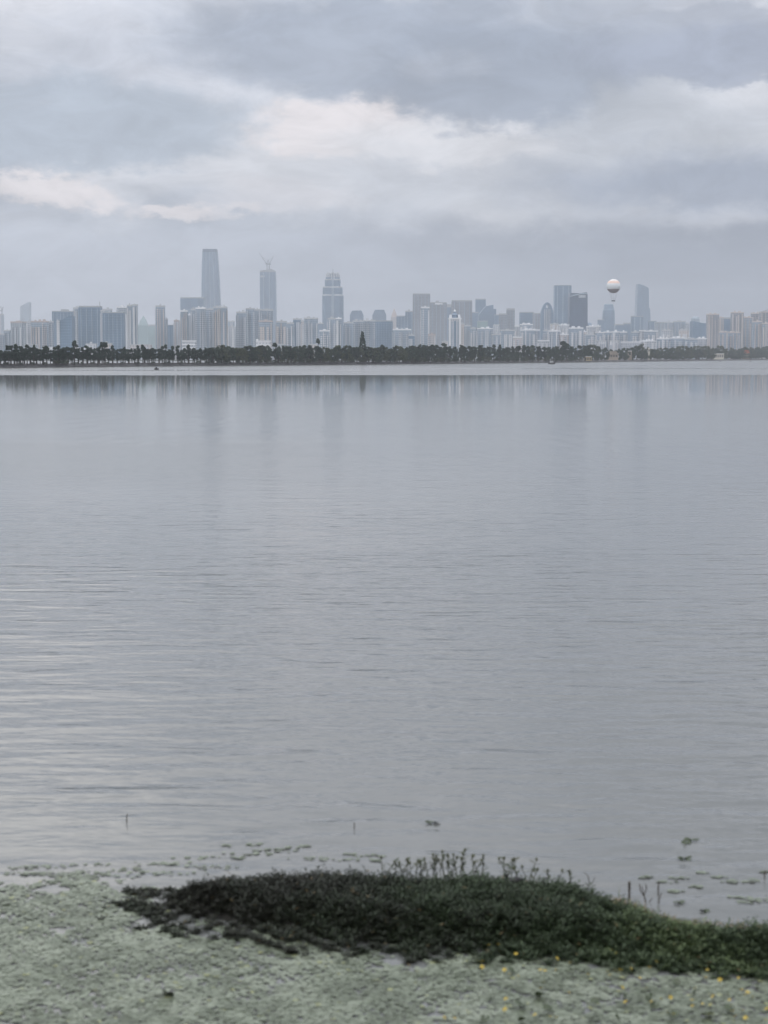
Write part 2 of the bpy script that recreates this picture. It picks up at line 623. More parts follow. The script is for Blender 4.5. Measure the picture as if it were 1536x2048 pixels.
def crane(label, bx, by, tx, ty, D, mast_y, sx):
    """luffing tower crane: mast, slanted jib, counter jib, hoist line"""
    B, T, M0 = at(bx, by, D), at(tx, ty, D), at(bx, mast_y, D)
    o = empty('tower_crane', (B[0], D, M0[2]))
    tag(o, label, 'crane', 'cranes on the unfinished tower')
    r = lambda p: (p[0] - B[0], p[1] - D, p[2] - M0[2])
    MB().tube([r(M0), r(B)], 1.7, 4).build('mast', M_CRANE, o)
    j = MB().tube([r(B), r(T)], [1.2, .8], 4)
    j.build('jib', M_CRANE, o)
    cj = (-sx * 12, 0, r(B)[2] + 3)
    MB().tube([r(B), cj], 1.2, 4).box(cj[0] - 2, cj[0] + 2, -2, 2, cj[2] - 4, cj[2] + 1).build('counter_jib', M_CRANE, o)
    ap = (-sx * 4, 0, r(B)[2] + 16)
    MB().tube([r(B), ap], .9, 4).tube([ap, tuple(.7 * np.array(r(T)) + .3 * np.array(r(B)))], .35, 4).build('a_frame', M_CRANE, o)
    return o


# --- far left
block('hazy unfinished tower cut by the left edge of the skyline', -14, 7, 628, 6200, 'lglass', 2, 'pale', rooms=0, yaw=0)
crane('small crane on the hazy tower at the left edge', 4, 622, 6.5, 614, 6200, 629, 1)
block('low pale block at the left edge in front of the hazy tower', -10, 9, 667, 2900, 'shade', 3, 'pale', yaw=8)
block('low grey striped block right of the left-edge block', 8, 21, 660, 2960, 'shade', 3, 'grey', yaw=-6)
block('grey tower with broad pale left edge under the sail-shaped tower', 23, 51, 643, 2700, 'grey', 4, 'pale', cap=M_PINKCAP, yaw=-12)
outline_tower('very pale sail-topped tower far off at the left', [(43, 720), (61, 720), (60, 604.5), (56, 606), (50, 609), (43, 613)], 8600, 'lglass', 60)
block('narrow pale block right of the sail-topped tower', 51, 64, 643, 2900, 'pale', 2, 'white', yaw=10)
block('pink and white striped slab, wide, left of the blue-grey twin blocks', 63, 97, 642, 2650, 'shade', 7, 'pink', cap=M_PINKCAP, rooms=3, yaw=4)
block('narrow grey block at the right end of the pink striped slab', 96, 107, 642, 2720, 'shade', 2, 'pale', yaw=0)
gtower('wide blue-grey block with stepped roof behind the slant-roofed block', 107, 148, 622, 3300, 'glass', 6, .02, 0, M_CONC, 2)
o = outline_tower('blue glass block with slanting roof edge and pale corner pier', [(122, 712), (147, 712), (147, 632), (136, 634.5), (130, 639), (122, 641)], 2500, 'glass', 26)
xw = at(117.5, 660, 2500)[0] - o.location.x
cube('corner_pier', FAC['white'](), o, xw + 1.7, -8, 0, 4.6, 12, top_z(120, 640, 2500) - GZ)
block('narrow pale tower between the two wide blue-grey blocks', 148, 161, 614.5, 2900, 'shade', 2, 'pale', yaw=-5)
wide_slab = gtower('widest blue-grey slab of the left skyline with thin roof mast', 160, 203, 612, 2850, 'glass', 4, .03, 0, M_CONC, 0)
MB().box(-.5, .5, -.5, .5, 0, 7).build('roof_mast', M_CONC, wide_slab, loc=(15.2, 0, top_z(200, 612, 2850) - GZ))
block('thin white tower squeezed right of the widest slab', 202, 210, 620, 2750, 'pale', 1, 'white', yaw=0)
block('pale grey tower peeping behind the flat blue-grey slab', 208, 224, 617.5, 3200, 'grey', 2, 'pale', yaw=0)
gtower('flat-topped blue-grey slab left of the paired pale towers', 208, 249, 624.5, 2750, 'glass', 5, .02, 0)
block('grey tower behind the flat blue-grey slab, with pale crown', 235, 255, 613, 3100, 'grey', 2, 'pale', yaw=0, cap=M_WHITE)
block('pale tower, left of the pair with a dark slot between', 255, 264, 609.5, 2600, 'shade', 2, 'white', yaw=0)
block('pale tower, right of the pair with a dark slot between', 265, 275.5, 608.5, 2650, 'shade', 2, 'white', yaw=0)
# pyramid-topped tower
xc, w = span(277, 297, 6500)
o = tag(empty('pyramid_tower', (xc, 6500, GZ)), 'pale green tower with pointed pyramid roof far behind', 'office tower')
hs = top_z(287, 651, 6500) - GZ
cube('curtain_wall', FAC['gglass'](), o, 0, 0, 0, w, w, hs)
ha = top_z(287, 632, 6500) - GZ
MB().rings([[(-w * .46 * s, -w * .46 * s, z), (w * .46 * s, -w * .46 * s, z), (w * .46 * s, w * .46 * s, z), (-w * .46 * s, w * .46 * s, z)]
            for s, z in ((1, hs), (.62, hs + (ha - hs) * .5), (.05, ha))]).build('pyramid_roof', FAC['gglass'](), o)
gtower('pale green block right of the pyramid-topped tower', 297, 310.5, 649, 6000, 'gglass', 0, .05)
block('tall slim pinkish tower right of the pyramid-topped tower', 312.5, 330, 611, 2800, 'shade', 3, 'pink', rooms=1, yaw=0)
block('lower grey wing joined to the slim pinkish tower', 330, 335.5, 637, 2820, 'grey', 1, 'pale', yaw=0)
gtower('small blue glass block right of the slim pinkish tower', 336, 347.5, 649.5, 3000, 'glass', 2, .02)
block('pinkish-white narrow tower under the dark flat-topped block', 347.5, 358, 640, 2750, 'pink', 2, 'white', yaw=8, cap=M_PINKCAP)
block('thin grey tower between narrow pinkish-white and tall pale towers', 357.5, 363.5, 641, 2780, 'grey', 1, 'pale', yaw=0)
gtower('dark blue flat-topped block left of the tallest tower', 363, 409, 595, 5400, 'glass', 0, .02)
# tallest, tapered tower
D = 7000
o = tag(empty('supertall_tower', (at(421, 600, D)[0], D, GZ)), 'tallest tapering glass skyscraper with flat top', 'skyscraper')
rings = []
for (yy, a, b) in ((714.5, 403.8, 442.8), (612, 404.2, 441), (560, 404.4, 438.6), (530, 405.0, 436.8), (505, 405.7, 434.9), (498.5, 406.2, 434.3)):
    A, B = at(a, yy, D)[0] - o.location.x, at(b, yy, D)[0] - o.location.x
    z = max(top_z(421, yy, D) - GZ, 0)
    d = (B - A) / 2
    c = (B - A) * .12
    rings.append([(A + c, -d, z), (B - c, -d, z), (B, -d + c, z), (B, d - c, z), (B - c, d, z), (A + c, d, z), (A, d - c, z), (A, -d + c, z)])
MB().rings(rings[:-1]).build('curtain_wall', FAC['glass'](), o)
MB().rings(rings[-2:]).build('crown', FAC['dglass'](), o)
for q in (.2, .5, .8):
    MB().tube([((r[0][0] * (1 - q) + r[1][0] * q), r[0][1] - 1.0, r[0][2]) for r in rings[:-1]], 1.3, 4).build('facade_fin', FAC['lglass'](), o)
# residential cluster beneath it
block('pale tower with beige flank below the dark flat-topped block', 362, 375.5, 620.5, 2700, 'shade', 3, 'beige', yaw=0, cap=M_WHITE)
block('grey tower with white peaked head between paler towers', 375, 384, 628, 2850, 'shade', 2, 'grey', yaw=0, cap=M_WHITE)
block('pale tower third from left beneath the tallest tower', 382.5, 392, 617, 2750, 'shade', 2, 'pale', yaw=0)
block('striped pale tower at the left foot of the tallest tower', 391.5, 412, 615, 2650, 'shade', 4, 'pale', yaw=3, rooms=2, cap=M_WHITE)
block('blue-grey tower with white notch at the foot of the tallest tower', 411.5, 429, 617, 2800, 'shade', 3, 'grey', yaw=0)
block('broad striped tower at the right foot of the tallest tower', 428, 454.5, 613, 2650, 'shade', 5, 'beige', yaw=-4, rooms=3)
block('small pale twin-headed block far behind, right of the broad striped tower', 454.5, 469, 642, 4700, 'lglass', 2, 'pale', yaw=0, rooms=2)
block('low pale block below the twin-headed block', 455, 473.5, 653, 3300, 'pale', 2, 'white', yaw=0)
block('white office block with horizontal floor bands above the trees', 365, 391, 681, 2300, 'pale', 0, band=4, yaw=0, rooms=0, cap=M_WHITE, cat='office block', name='office_block')
block('long low pinkish block above the trees left of the banded white one', 262, 302, 688.5, 2320, 'pink', 4, 'white', yaw=0, rooms=0)
block('low pale block above the trees near the left edge', 50, 74, 689, 2330, 'pale', 3, 'white', yaw=0, rooms=0)
block('low whitish block at the foot of the widest blue-grey slab', 172, 192, 687, 2290, 'white', 3, 'pale', yaw=0, rooms=1)
block('low beige block at the foot of the flat blue-grey slab', 203, 223, 686, 2300, 'beige', 3, 'white', yaw=0, rooms=1)
o = tag(empty('sports_hall', (at(103, 700, 2270)[0], 2270, GZ)), 'low hall with white curved roof behind trees at left', 'hall')
hh = top_z(103, 699, 2270) - GZ
cube('wall', FAC['pale'](), o, 0, 0, 0, 17, 20, hh)
MB().prism([(-11 + 22 * i / 10, hh + 3.0 * math.sin(math.pi * i / 10)) for i in range(11)], -11, 11).build('roof', M_WHITE, o)
o = tag(empty('sports_hall', (at(163, 700, 2260)[0], 2260, GZ)), 'low hall with white pitched roof below the widest slab', 'hall')
hh = top_z(163, 700, 2260) - GZ
cube('wall', FAC['pale'](), o, 0, 0, 0, 18, 20, hh)
MB().prism([(-10, hh), (10, hh), (7, hh + 2.6), (-6, hh + 3.2)], -11, 11).build('roof', M_WHITE, o)

# --- tower with cranes
block('grey-white tower left of the three grey towers by the crane tower', 472.5, 493, 623.5, 2700, 'shade', 4, 'pale', yaw=6, rooms=2)
block('dark grey tower with white strip, tallest left of the crane tower', 492.5, 509, 616, 2750, 'shade', 3, 'grey', yaw=0)
block('grey tower overlapping the left edge of the crane tower', 508, 522, 618, 2900, 'shade', 3, 'grey', yaw=0)
block('blue-grey residential tower in front of the crane tower', 521, 546, 618.5, 3000, 'shade', 5, 'grey', yaw=0)
D = 6800
o = tag(empty('unfinished_skyscraper', (at(537, 600, D)[0], D, GZ)), 'slim glass skyscraper carrying two cranes on its roof', 'skyscraper')
A, B, Bb = at(521, 600, D)[0] - o.location.x, at(551.6, 560, D)[0] - o.location.x, at(554, 714, D)[0] - o.location.x
zt = top_z(537, 545, D) - GZ
d = (B - A) / 2
rings = [[(A + (6 if False else 0), -d, z), (b * .45, -d - 8, z), (b, -d, z), (b, d, z), (A, d, z)] for z, b in ((0, Bb), (zt, B))]
MB().rings(rings).build('curtain_wall', FAC['glass'](), o)
MB().rings([[(A, -d, zt), (B * .45, -d - 8, zt), (B, -d, zt), (B, d, zt), (A, d, zt)],
            [(A * .98, -d, zt + 6), (B * .45, -d - 8, zt + 12), (B, -d, zt + 5), (B, d, zt + 5), (A, d, zt + 6)]]).build('open_top_floor', M_CONC, o)
cube('facade_sign', M_ROOF, o, A + 12, -d - 3, zt - 20, 18, 1.0, 7)
for q in (.25, .62):
    cube('facade_fin', FAC['lglass'](), o, A + (B - A) * q, -d - 7, 0, 3, 2, zt - 2)
crane('crane with long jib leaning left on the slim skyscraper', 534, 529, 518.5, 506, D, 543, -1)
crane('crane with shorter jib leaning right on the slim skyscraper', 538.5, 528, 547, 512, D, 543, 1)
block('beige tower with white strips below the crane tower', 518, 545, 641, 2500, 'shade', 3, 'beige', yaw=0, rooms=1, cap=M_PINKCAP)
block('beige-edged grey tower right of the crane tower', 552, 574, 642, 2600, 'shade', 3, 'beige', yaw=5, rooms=1)
block('grey tower in two white strips mid-left of the stepped skyscraper', 573, 588, 645, 2700, 'shade', 3, 'white', yaw=0)
block('tower with glassy drum head left of the stepped skyscraper', 586.5, 602.5, 637, 2850, 'glass', 2, 'pale', yaw=0, rooms=1)
block('narrow pinkish tower left of the wide striped tower', 602, 610, 641, 2650, 'pink', 1, 'white', yaw=0)
block('wide grey and white striped tower left of the stepped skyscraper', 609, 635.5, 635.5, 2600, 'shade', 4, 'pale', yaw=0, rooms=2)
block('low hazy block at the left foot of the stepped skyscraper', 634, 647, 646, 4600, 'glass', 0, yaw=0)
block('white institutional block with side tower above the trees', 513, 541, 681, 2240, 'white', 0, yaw=0, rooms=0, band=2, cap=M_WHITE, cat='office block', name='office_block')
cube('stair_tower', M_WHITE, bpy.data.objects['office_block.001'], -8, -3, 0, 2.6, 6, top_z(515, 678, 2240) - GZ)
block('long low pale block right of the white institutional block', 545, 571, 687.5, 2260, 'pale', 4, 'white', yaw=0, rooms=0)
block('small beige block above the trees below the wide striped tower', 619, 634, 688, 2270, 'beige', 2, 'white', yaw=0, rooms=0)
# --- stepped skyscraper
D = 5600
xc = at(666, 600, D)[0]
o = tag(empty('stepped_skyscraper', (xc, D, GZ)), 'grey stepped skyscraper with pale clawed crown and mast', 'skyscraper')
lev = [(645, 687, 714.3, 592), (646, 685.2, 592, 576), (650, 681, 576, 561), (652, 679.5, 561, 555)]
for i, (a, b, y0, y1) in enumerate(lev):
    A, B = at(a, 600, D)[0] - xc, at(b, 600, D)[0] - xc
    z0, z1 = max(top_z(666, y0, D) - GZ, 0), top_z(666, y1, D) - GZ
    d = (B - A) / 2
    c = (B - A) * .13
    def ringz(z, s=1.0):
        return [(A * s + c, -d * s, z), (B * s - c, -d * s, z), (B * s, -d * s + c, z), (B * s, d * s - c, z), (B * s - c, d * s, z), (A * s + c, d * s, z), (A * s, d * s - c, z), (A * s, -d * s + c, z)]
    MB().rings([ringz(z0), ringz(z1, 1.0)]).build('shaft_stage', FAC['glass'](), o)
    if i < 3:
        MB().rings([ringz(z1, 1.004), ringz(z1 + 4, 0.97)]).build('setback_cornice', M_CONC, o)
    cube('centre_pier', FAC['lglass'](), o, 0, -d - 1.2, z0, (B - A) * .12, 2.4, z1 - z0)
zc, zt = top_z(666, 556, D) - GZ, top_z(666, 545.5, D) - GZ
rb, rt = (at(679.5, 560, D)[0] - xc), (at(678, 560, D)[0] - xc)
cube('crown_core', FAC['grey'](), o, 0, 0, zc, rb * 1.35, rb * 1.35, (zt - zc) * .8)
for k in range(16):
    a = 2 * math.pi * (k + .5) / 16
    ca, sa = math.cos(a), math.sin(a)
    MB().tube([(rb * ca, rb * sa, zc - 4), (rb * .97 * ca, rb * .97 * sa, zc + (zt - zc) * .5), (rt * .9 * ca, rt * .9 * sa, zt)], [2.4, 2.2, 1.6], 4).build('crown_claw', M_ROOF, o)
MB().tube([(0, 0, zt - 6), (0, 0, top_z(666, 538, D) - GZ)], [1.4, .6], 5).build('mast', M_CRANE, o)
block('white short tower at the left foot of the stepped skyscraper', 639, 658.5, 660, 2450, 'shade', 4, 'white', yaw=0, cap=M_WHITE)
block('pale tower with white edge before the stepped skyscraper, left one', 655.5, 671, 636, 2700, 'shade', 2, 'white', yaw=0)
block('pale tower with white edge before the stepped skyscraper, right one', 671, 683.5, 635.5, 2750, 'shade', 2, 'white', yaw=0, cap=M_WHITE)
block('grey-blue tower right of the stepped skyscraper', 688, 706, 644, 2800, 'shade', 3, 'grey', yaw=0)
for (a, b, yt, lb) in ((700, 727, 621.5, 'left one of two chamfer-topped glass towers'), (745, 772.5, 620, 'right one of two chamfer-topped glass towers')):
    outline_tower(lb + ' right of the stepped skyscraper', [(a, 714.4), (b, 714.4), (b, 630), (b - 2.5, 624.5), (b - 4, yt), (a + 5, yt), (a + 2.5, 625), (a, 631)], 5800, 'glass', 60)
block('grey striped tower before the left chamfer-topped tower', 705.5, 729, 641, 2850, 'shade', 4, 'grey', yaw=0, rooms=2)
block('grey striped tower between the chamfer-topped towers', 727.5, 751, 640, 2800, 'shade', 4, 'grey', yaw=0, rooms=2)
gtower('blue block in front of the right chamfer-topped tower', 750.5, 785.5, 641, 3100, 'glass', 7, .03, 0)
D = 4800
xc, w = span(781.5, 795, D)
o = tag(empty('spired_tower', (xc, D, GZ)), 'small pinkish tower with tapering spire behind the blue block', 'tower')
z0 = top_z(788, 634, D) - GZ
cube('wall', FAC['pink'](), o, 0, 0, 0, w, w, z0)
MB().rings([[(-w * s, -w * s, z), (w * s, -w * s, z), (w * s, w * s, z), (-w * s, w * s, z)] for s, z in
            ((.44, z0), (.30, top_z(788, 626, D) - GZ), (.16, top_z(788, 622, D) - GZ), (.03, top_z(788, 617, D) - GZ))]).build('spire', M_PINKCAP, o)
gtower('blue-grey block right of the small pinkish spire', 793, 812, 631.5, 4700, 'glass', 3, .02)
gtower('blue-grey tower left of the broad grey slab tower', 810.5, 828, 621.5, 4600, 'glass', 2, .03, 0, None, 1)
block('low pale block with white roof tanks left of the white-crowned tower', 785.5, 822, 658, 3000, 'shade', 5, 'grey', yaw=0, rooms=3, cap=M_WHITE)
block('small blue-grey block at the foot of the broad grey slab tower', 817, 829, 669, 2600, 'glass', 1, 'grey', yaw=0)
gtower('broad grey slab tower with flat top right of centre', 825.5, 860, 587.5, 4500, 'brown', 5, .015)
block('slim pale tower with white peaked head before the broad grey slab', 842, 858.5, 613.5, 3100, 'shade', 2, 'white', yaw=4, cap=M_WHITE)
gtower('grey tower with pale roof sign right of the broad grey slab', 860, 893, 604.5, 4300, 'brown', 4, .02, 0, None, 1, sign=(-.22, .25, .955))
gtower('blue block behind, between the signed grey tower and the brownish tower', 888, 907, 608.5, 5200, 'glass', 0, .06)
gtower('brownish-grey broad tower behind the white cupola tower', 903, 943.5, 600.5, 4300, 'brown', 4, .02, 0, None, 0)
block('small pinkish block at the foot of the slim white-headed tower', 856.5, 871, 668, 2900, 'pink', 3, 'white', yaw=0, cap=M_PINKCAP)
block('small pinkish low block left of the white cupola tower', 884, 896, 682, 2800, 'pink', 2, 'white', yaw=0)
# white tower with cupola
D = 2950
xc, w = span(897.5, 921.5, D)
o = tag(empty('cupola_tower', (xc, D, GZ)), 'white tower with blue centre strip and temple-like cupola', 'tower')
z0 = top_z(909, 638.5, D) - GZ
cube('wall', FAC['white'](), o, 0, 0, 0, w, w * .8, z0)
for s in (-1, 1):
    cube('corner_pier', M_WHITE, o, s * w * .42, -w * .4 - .6, 0, w * .13, 1.4, z0)
    cube('window_strip', FAC['shade'](), o, s * w * .25, -w * .4 - .2, 0, w * .10, .8, z0 - 4)
    cube('corner_turret', M_WHITE, o, s * w * .36, 0, z0 + 2.2, w * .2, w * .4, 5.5)
cube('centre_window_strip', FAC['glass'](), o, 0, -w * .4 - .5, 0, w * .18, 1.2, z0 - 3)
cube('cornice', M_WHITE, o, 0, 0, z0, w * 1.1, w * .95, 2.2)
MB().lathe([(w * .27, z0 + 2.2), (w * .24, z0 + 7), (w * .3, z0 + 7.2), (w * .12, z0 + 10), (w * .12, z0 + 12.4)], 8).build('cupola_base', FAC['glass'](), o)
MB().lathe([(w * .1, z0 + 12.4), (w * .1, z0 + 14.2), (w * .04, z0 + 15.6), (.1, z0 + 17.0)], 8).build('cupola', M_WHITE, o)
block('slim pinkish strip tower right of the white cupola tower', 921, 928.5, 646, 3050, 'beige', 1, 'pink', yaw=0)
block('grey low tower right of the white cupola tower', 928, 941, 650, 3100, 'shade', 2, 'grey', yaw=0)
# --- centre right offices
gtower('blue tower standing tallest in the stepped blue cluster', 950.5, 971, 597.5, 5200, 'glass', 0, .02)
gtower('low blue block at the left of the stepped blue cluster', 942.5, 957, 624, 5100, 'glass', 0, .02)
outline_tower('blue block with sloping roof in the stepped blue cluster', [(957, 714.5), (991, 714.5), (991, 618.5), (985.6, 618.5), (985.6, 610), (971, 613), (965, 619), (957, 630)], 5000, 'glass', 60)
gtower('low green glass block in the stepped blue cluster', 954.5, 975, 641.5, 4600, 'gglass', 0, .02)
gtower('low grey-blue block right of the stepped blue cluster', 989, 1000, 629, 4900, 'glass', 0, .02)
gtower('taupe tower, lower of the joined pair', 998, 1014, 627, 4000, 'brown', 3, .03)
gtower('taupe tower, taller of the joined pair', 1012.5, 1029, 617, 4050, 'brown', 3, .03)
gtower('wide blue block left of the arch-topped tower', 1039, 1067, 624, 4600, 'glass', 0, .02)
gtower('taupe block between wide blue block and arch-topped tower', 1065.5, 1084, 626, 4400, 'brown', 3, .02)
# arch-topped tower
D = 4100
xc = at(1093.5, 640, D)[0]
o = tag(empty('arched_tower', (xc, D, GZ)), 'arch-topped tower with a round hole under its crown', 'office tower')
hw = at(1106, 640, D)[0] - xc
zt, zs = top_z(1093, 605, D) - GZ, top_z(1093, 634, D) - GZ
pts = [(-hw, 0), (hw, 0)] + [(hw * math.cos(a), zs + (zt - zs) * math.sin(a)) for a in np.linspace(0, math.pi, 25)]
zh = top_z(1093, 613.3, D) - GZ
rh = 3.4
# front with a hole: split in two halves round the opening
m = MB()
for s in (-1, 1):
    arc = [(s * hw * math.cos(a), zs + (zt - zs) * math.sin(a)) for a in np.linspace(0, math.pi / 2, 13)]
    hole = [(s * rh * math.sin(a), zh + rh * 1.2 * math.cos(a)) for a in np.linspace(0, math.pi, 11)]
    poly = [(0, 0), (s * hw, 0)] + arc + hole
    m.prism(poly if s > 0 else poly[::-1], -hw * .8, hw * .8)
m.build('wall', FAC['glass'](), o)
for x, wd in ((-.42, .16), (-.14, .14), (.14, .14), (.42, .16)):
    cube('window_pier', FAC['pale'](), o, x * hw, -hw * .8 - .6, 0, wd * hw, 1.2, zs + (zt - zs) * .52)
# slab pair
gtower('tall plain blue slab, left of the leaning dark tower', 1107.5, 1141, 570.5, 4500, 'glass', 3, .008)
o = outline_tower('dark blue tower with slanted notched crown right of the plain slab', [(1137.5, 714.5), (1176.5, 714.5), (1173, 640), (1173, 590), (1171.5, 585), (1158, 587), (1139, 586.5), (1137.5, 594)], 4150, 'dglass', 45)
A, B, z0 = at(1155, 600, 4150)[0] - o.location.x, at(1169, 600, 4150)[0] - o.location.x, top_z(1160, 596, 4150) - GZ
MB().box(A, B, -23.6, -22.3, z0, z0 + 6).build('crown_window', FAC['pale'](), o)
A, B = at(1138, 594, 4150), at(1158, 588.5, 4150)
MB().tube([(A[0] - o.location.x, -23, A[2] - GZ), (B[0] - o.location.x, -23, B[2] - GZ), (at(1172, 588, 4150)[0] - o.location.x, -23, at(1172, 588, 4150)[2] - GZ)], 1.3, 4).build('crown_ledge', FAC['lglass'](), o)
D = 5000
o = tag(empty('domed_hall', (at(1178, 660, D)[0], D, GZ)), 'small dark dome right of the dark notched tower', 'dome')
rr = at(1184, 660, D)[0] - at(1178, 660, D)[0]
zt = top_z(1178, 645, D) - GZ
MB().lathe([(rr, 0), (rr, zt - rr * .8), (rr * .85, zt - rr * .4), (rr * .5, zt - rr * .1), (.2, zt)], 14).build('dome', FAC['glass'](), o)
# rounded tower under the balloon
D = 5400
o = tag(empty('tapered_round_tower', (at(1217, 650, D)[0], D, GZ)), 'blue round-shouldered tower directly below the balloon', 'office tower')
ox = o.location.x
prof = []
for yy, a, b in ((714.4, 1203, 1230), (650, 1204, 1229.5), (628, 1205, 1229), (621, 1205.5, 1228.5), (618.5, 1207, 1227.5), (609.5, 1208, 1225.5), (608, 1209, 1224.5)):
    A, B = at(a, 640, D)[0] - ox, at(b, 640, D)[0] - ox
    z = max(top_z(1217, yy, D) - GZ, 0)
    prof.append([((A + B) / 2 + (B - A) / 2 * math.copysign(abs(math.cos(t)) ** .6, math.cos(t)), (B - A) / 2 * math.copysign(abs(math.sin(t)) ** .6, math.sin(t)), z) for t in np.linspace(0, 2 * math.pi, 20, endpoint=False)])
MB().rings(prof[:-1]).build('curtain_wall', FAC['glass'](), o)
MB().rings(prof[-2:]).build('crown', FAC['lglass'](), o)
gtower('low blue wing left of the round-shouldered tower', 1195, 1207, 639, 5300, 'glass', 0, .02)
gtower('low dark blue block right of the round-shouldered tower', 1229, 1247, 648, 5000, 'glass', 0, .04)
gtower('low dark blue block left of the curved tower podium block', 1246, 1262, 645.5, 5050, 'glass', 0, .04)
gtower('blue block at the left foot of the curved leaning-top tower', 1262, 1285, 632, 4900, 'glass', 2, .02)
outline_tower('tall pale blue tower with curved slanting top right of the balloon', [(1268.5, 714.2), (1300, 714.2), (1298.6, 640), (1297.5, 618), (1295.6, 616), (1295, 577), (1288, 572.5), (1281, 570), (1274, 568.5), (1272.5, 600)], 6400, 'glass', 60)
gtower('low blue block right of the curved-top tower', 1297, 1312, 641.5, 4900, 'glass', 2, .02)
gtower('grey block with pale right edge, low, right of the curved-top tower', 1310, 1330, 644, 4300, 'grey', 3, .03)
block('pale narrow block beside the grey low block', 1330, 1345, 643.5, 4100, 'shade', 3, 'pale', yaw=0)
block('grey block with flat roof in the middle of the low right skyline', 1347, 1369.5, 642, 4000, 'shade', 4, 'grey', yaw=0)
block('small grey block attached right of the flat-roofed grey block', 1368.5, 1378, 645.5, 4050, 'grey', 1, 'pale', yaw=0)
D = 5500
o = tag(empty('domed_tower', (at(1390.5, 660, D)[0], D, GZ)), 'pale tower with low rounded top behind the sloping blue block', 'tower')
rr = at(1399, 660, D)[0] - at(1390.5, 660, D)[0]
zt = top_z(1390, 633, D) - GZ
MB().lathe([(rr, 0), (rr, zt - 7), (rr * .8, zt - 2), (.2, zt)], 18).build('curtain_wall', FAC['lglass'](), o)
outline_tower('blue glass block with downward sloping roof line at right', [(1381.5, 714.2), (1413, 714.2), (1413, 647.5), (1400, 646), (1383, 642.5)], 3900, 'glass', 40)
# --- white mid-rise quarter
QG = 'white mid-rise blocks behind the right-hand trees'
rows = [
    ('white slim block at the left end of the white quarter', 941, 954, 655, 3050, 'shade', 3, 'white', 1),
    ('long white-roofed block second from left in the white quarter', 954.5, 986, 656, 3150, 'shade', 6, 'pale', 2),
    ('white gabled low block behind the long white-roofed block', 986, 999, 649, 3600, 'pale', 2, 'white', 0),
    ('dark-recessed pale block before the taupe pair', 984, 1001, 668, 2950, 'shade', 3, 'pale', 1),
    ('flat white-capped block below the taupe pair', 1000, 1029, 659.5, 3000, 'shade', 5, 'white', 1),
    ('white block with two open frames on its roof', 1040, 1065, 648, 3500, 'shade', 4, 'white', 3),
    ('thin white tower left of the open-framed white block', 1029, 1040, 651, 3600, 'pale', 2, 'white', 1),
    ('wide striped white block below the open-framed block', 1042, 1079, 659, 3050, 'shade', 7, 'white', 3),
    ('low pinkish block left of the wide striped white block', 1026, 1044, 673, 2900, 'pink', 4, 'white', 0),
    ('small white block below the arch-topped tower', 1087, 1098, 660, 3050, 'shade', 3, 'white', 1),
    ('pale block right of the small white block below the arch', 1097, 1121, 661, 3000, 'shade', 5, 'white', 2),
    ('beige-topped block at the foot of the plain blue slab', 1101, 1117, 647, 3700, 'beige', 3, 'white', 1),
    ('hazy white block at the foot of the plain blue slab', 1116, 1138, 649, 3800, 'pale', 4, 'white', 2),
    ('low flat grey-white block in the white quarter', 1076, 1098, 680, 2850, 'pale', 4, 'white', 0),
    ('broken-roofed pinkish block right of the pale block', 1120, 1139, 668, 3000, 'pink', 4, 'white', 2),
    ('bulky white block with stepped round head below the dark notched tower', 1137, 1167, 655, 3000, 'shade', 6, 'white', 2),
    ('beige block attached right of the bulky white block', 1164, 1174, 662, 3100, 'beige', 2, 'white', 1),
    ('white pair-fronted block right of the dark notched tower', 1173, 1192, 652, 3600, 'pale', 3, 'white', 2),
    ('tall white narrow block left of the round-shouldered tower', 1191, 1202, 651, 3500, 'pale', 2, 'white', 1),
    ('low white gabled block with blue side below the pair-fronted block', 1171, 1191, 668, 2900, 'shade', 3, 'white', 1),
    ('white slab with dark slot, first of the four below the balloon', 1191, 1208, 664, 3000, 'shade', 2, 'white', 1),
    ('white slab with dark slot, second of the four below the balloon', 1207.5, 1224, 663, 3020, 'shade', 2, 'white', 1),
    ('white slab with dark slot, third of the four below the balloon', 1223, 1240, 662.5, 3000, 'shade', 2, 'white', 1),
    ('white slab with dark slot, fourth of the four below the balloon', 1239.5, 1255, 663, 3030, 'shade', 2, 'white', 1),
    ('white slab standing apart right of the four below the balloon', 1262, 1280, 663, 3000, 'shade', 3, 'white', 1),
    ('low white block before the four slabs, left one', 1190, 1212, 681, 2800, 'white', 3, 'pale', 1),
    ('low white block before the four slabs, right one', 1219, 1240, 680.5, 2800, 'white', 3, 'pale', 0),
    ('low pale green-white block before the standing-apart slab', 1240, 1283, 683, 2850, 'pale', 7, 'white', 0),
    ('white block with framed flat roof below the curved-top tower', 1288, 1316, 661, 3300, 'shade', 5, 'white', 1),
    ('grey block left of the white framed-roof block', 1279, 1290, 660, 3500, 'grey', 2, 'pale', 0),
    ('low block with row of yellow-white roof gables', 1280, 1313, 681, 2850, 'pale', 4, 'white', 4),
    ('pale gabled row house block, first right of the gabled roofs', 1313, 1342, 676, 2900, 'shade', 5, 'white', 3),
    ('pale gabled row house block, second right of the gabled roofs', 1341, 1372, 675, 2920, 'shade', 5, 'white', 3),
    ('pale gabled row house block, third right of the gabled roofs', 1371, 1394, 677, 2900, 'shade', 4, 'white', 2),
    ('low pale block left of the striped beige tower', 1393, 1413, 676, 2950, 'pale', 3, 'white', 2),
    ('hazy white block above the row houses, left one', 1322, 1346, 660, 3600, 'pale', 4, 'white', 2),
    ('hazy beige-white block above the row houses, right one', 1357, 1379, 659, 3500, 'beige', 4, 'white', 2),
]
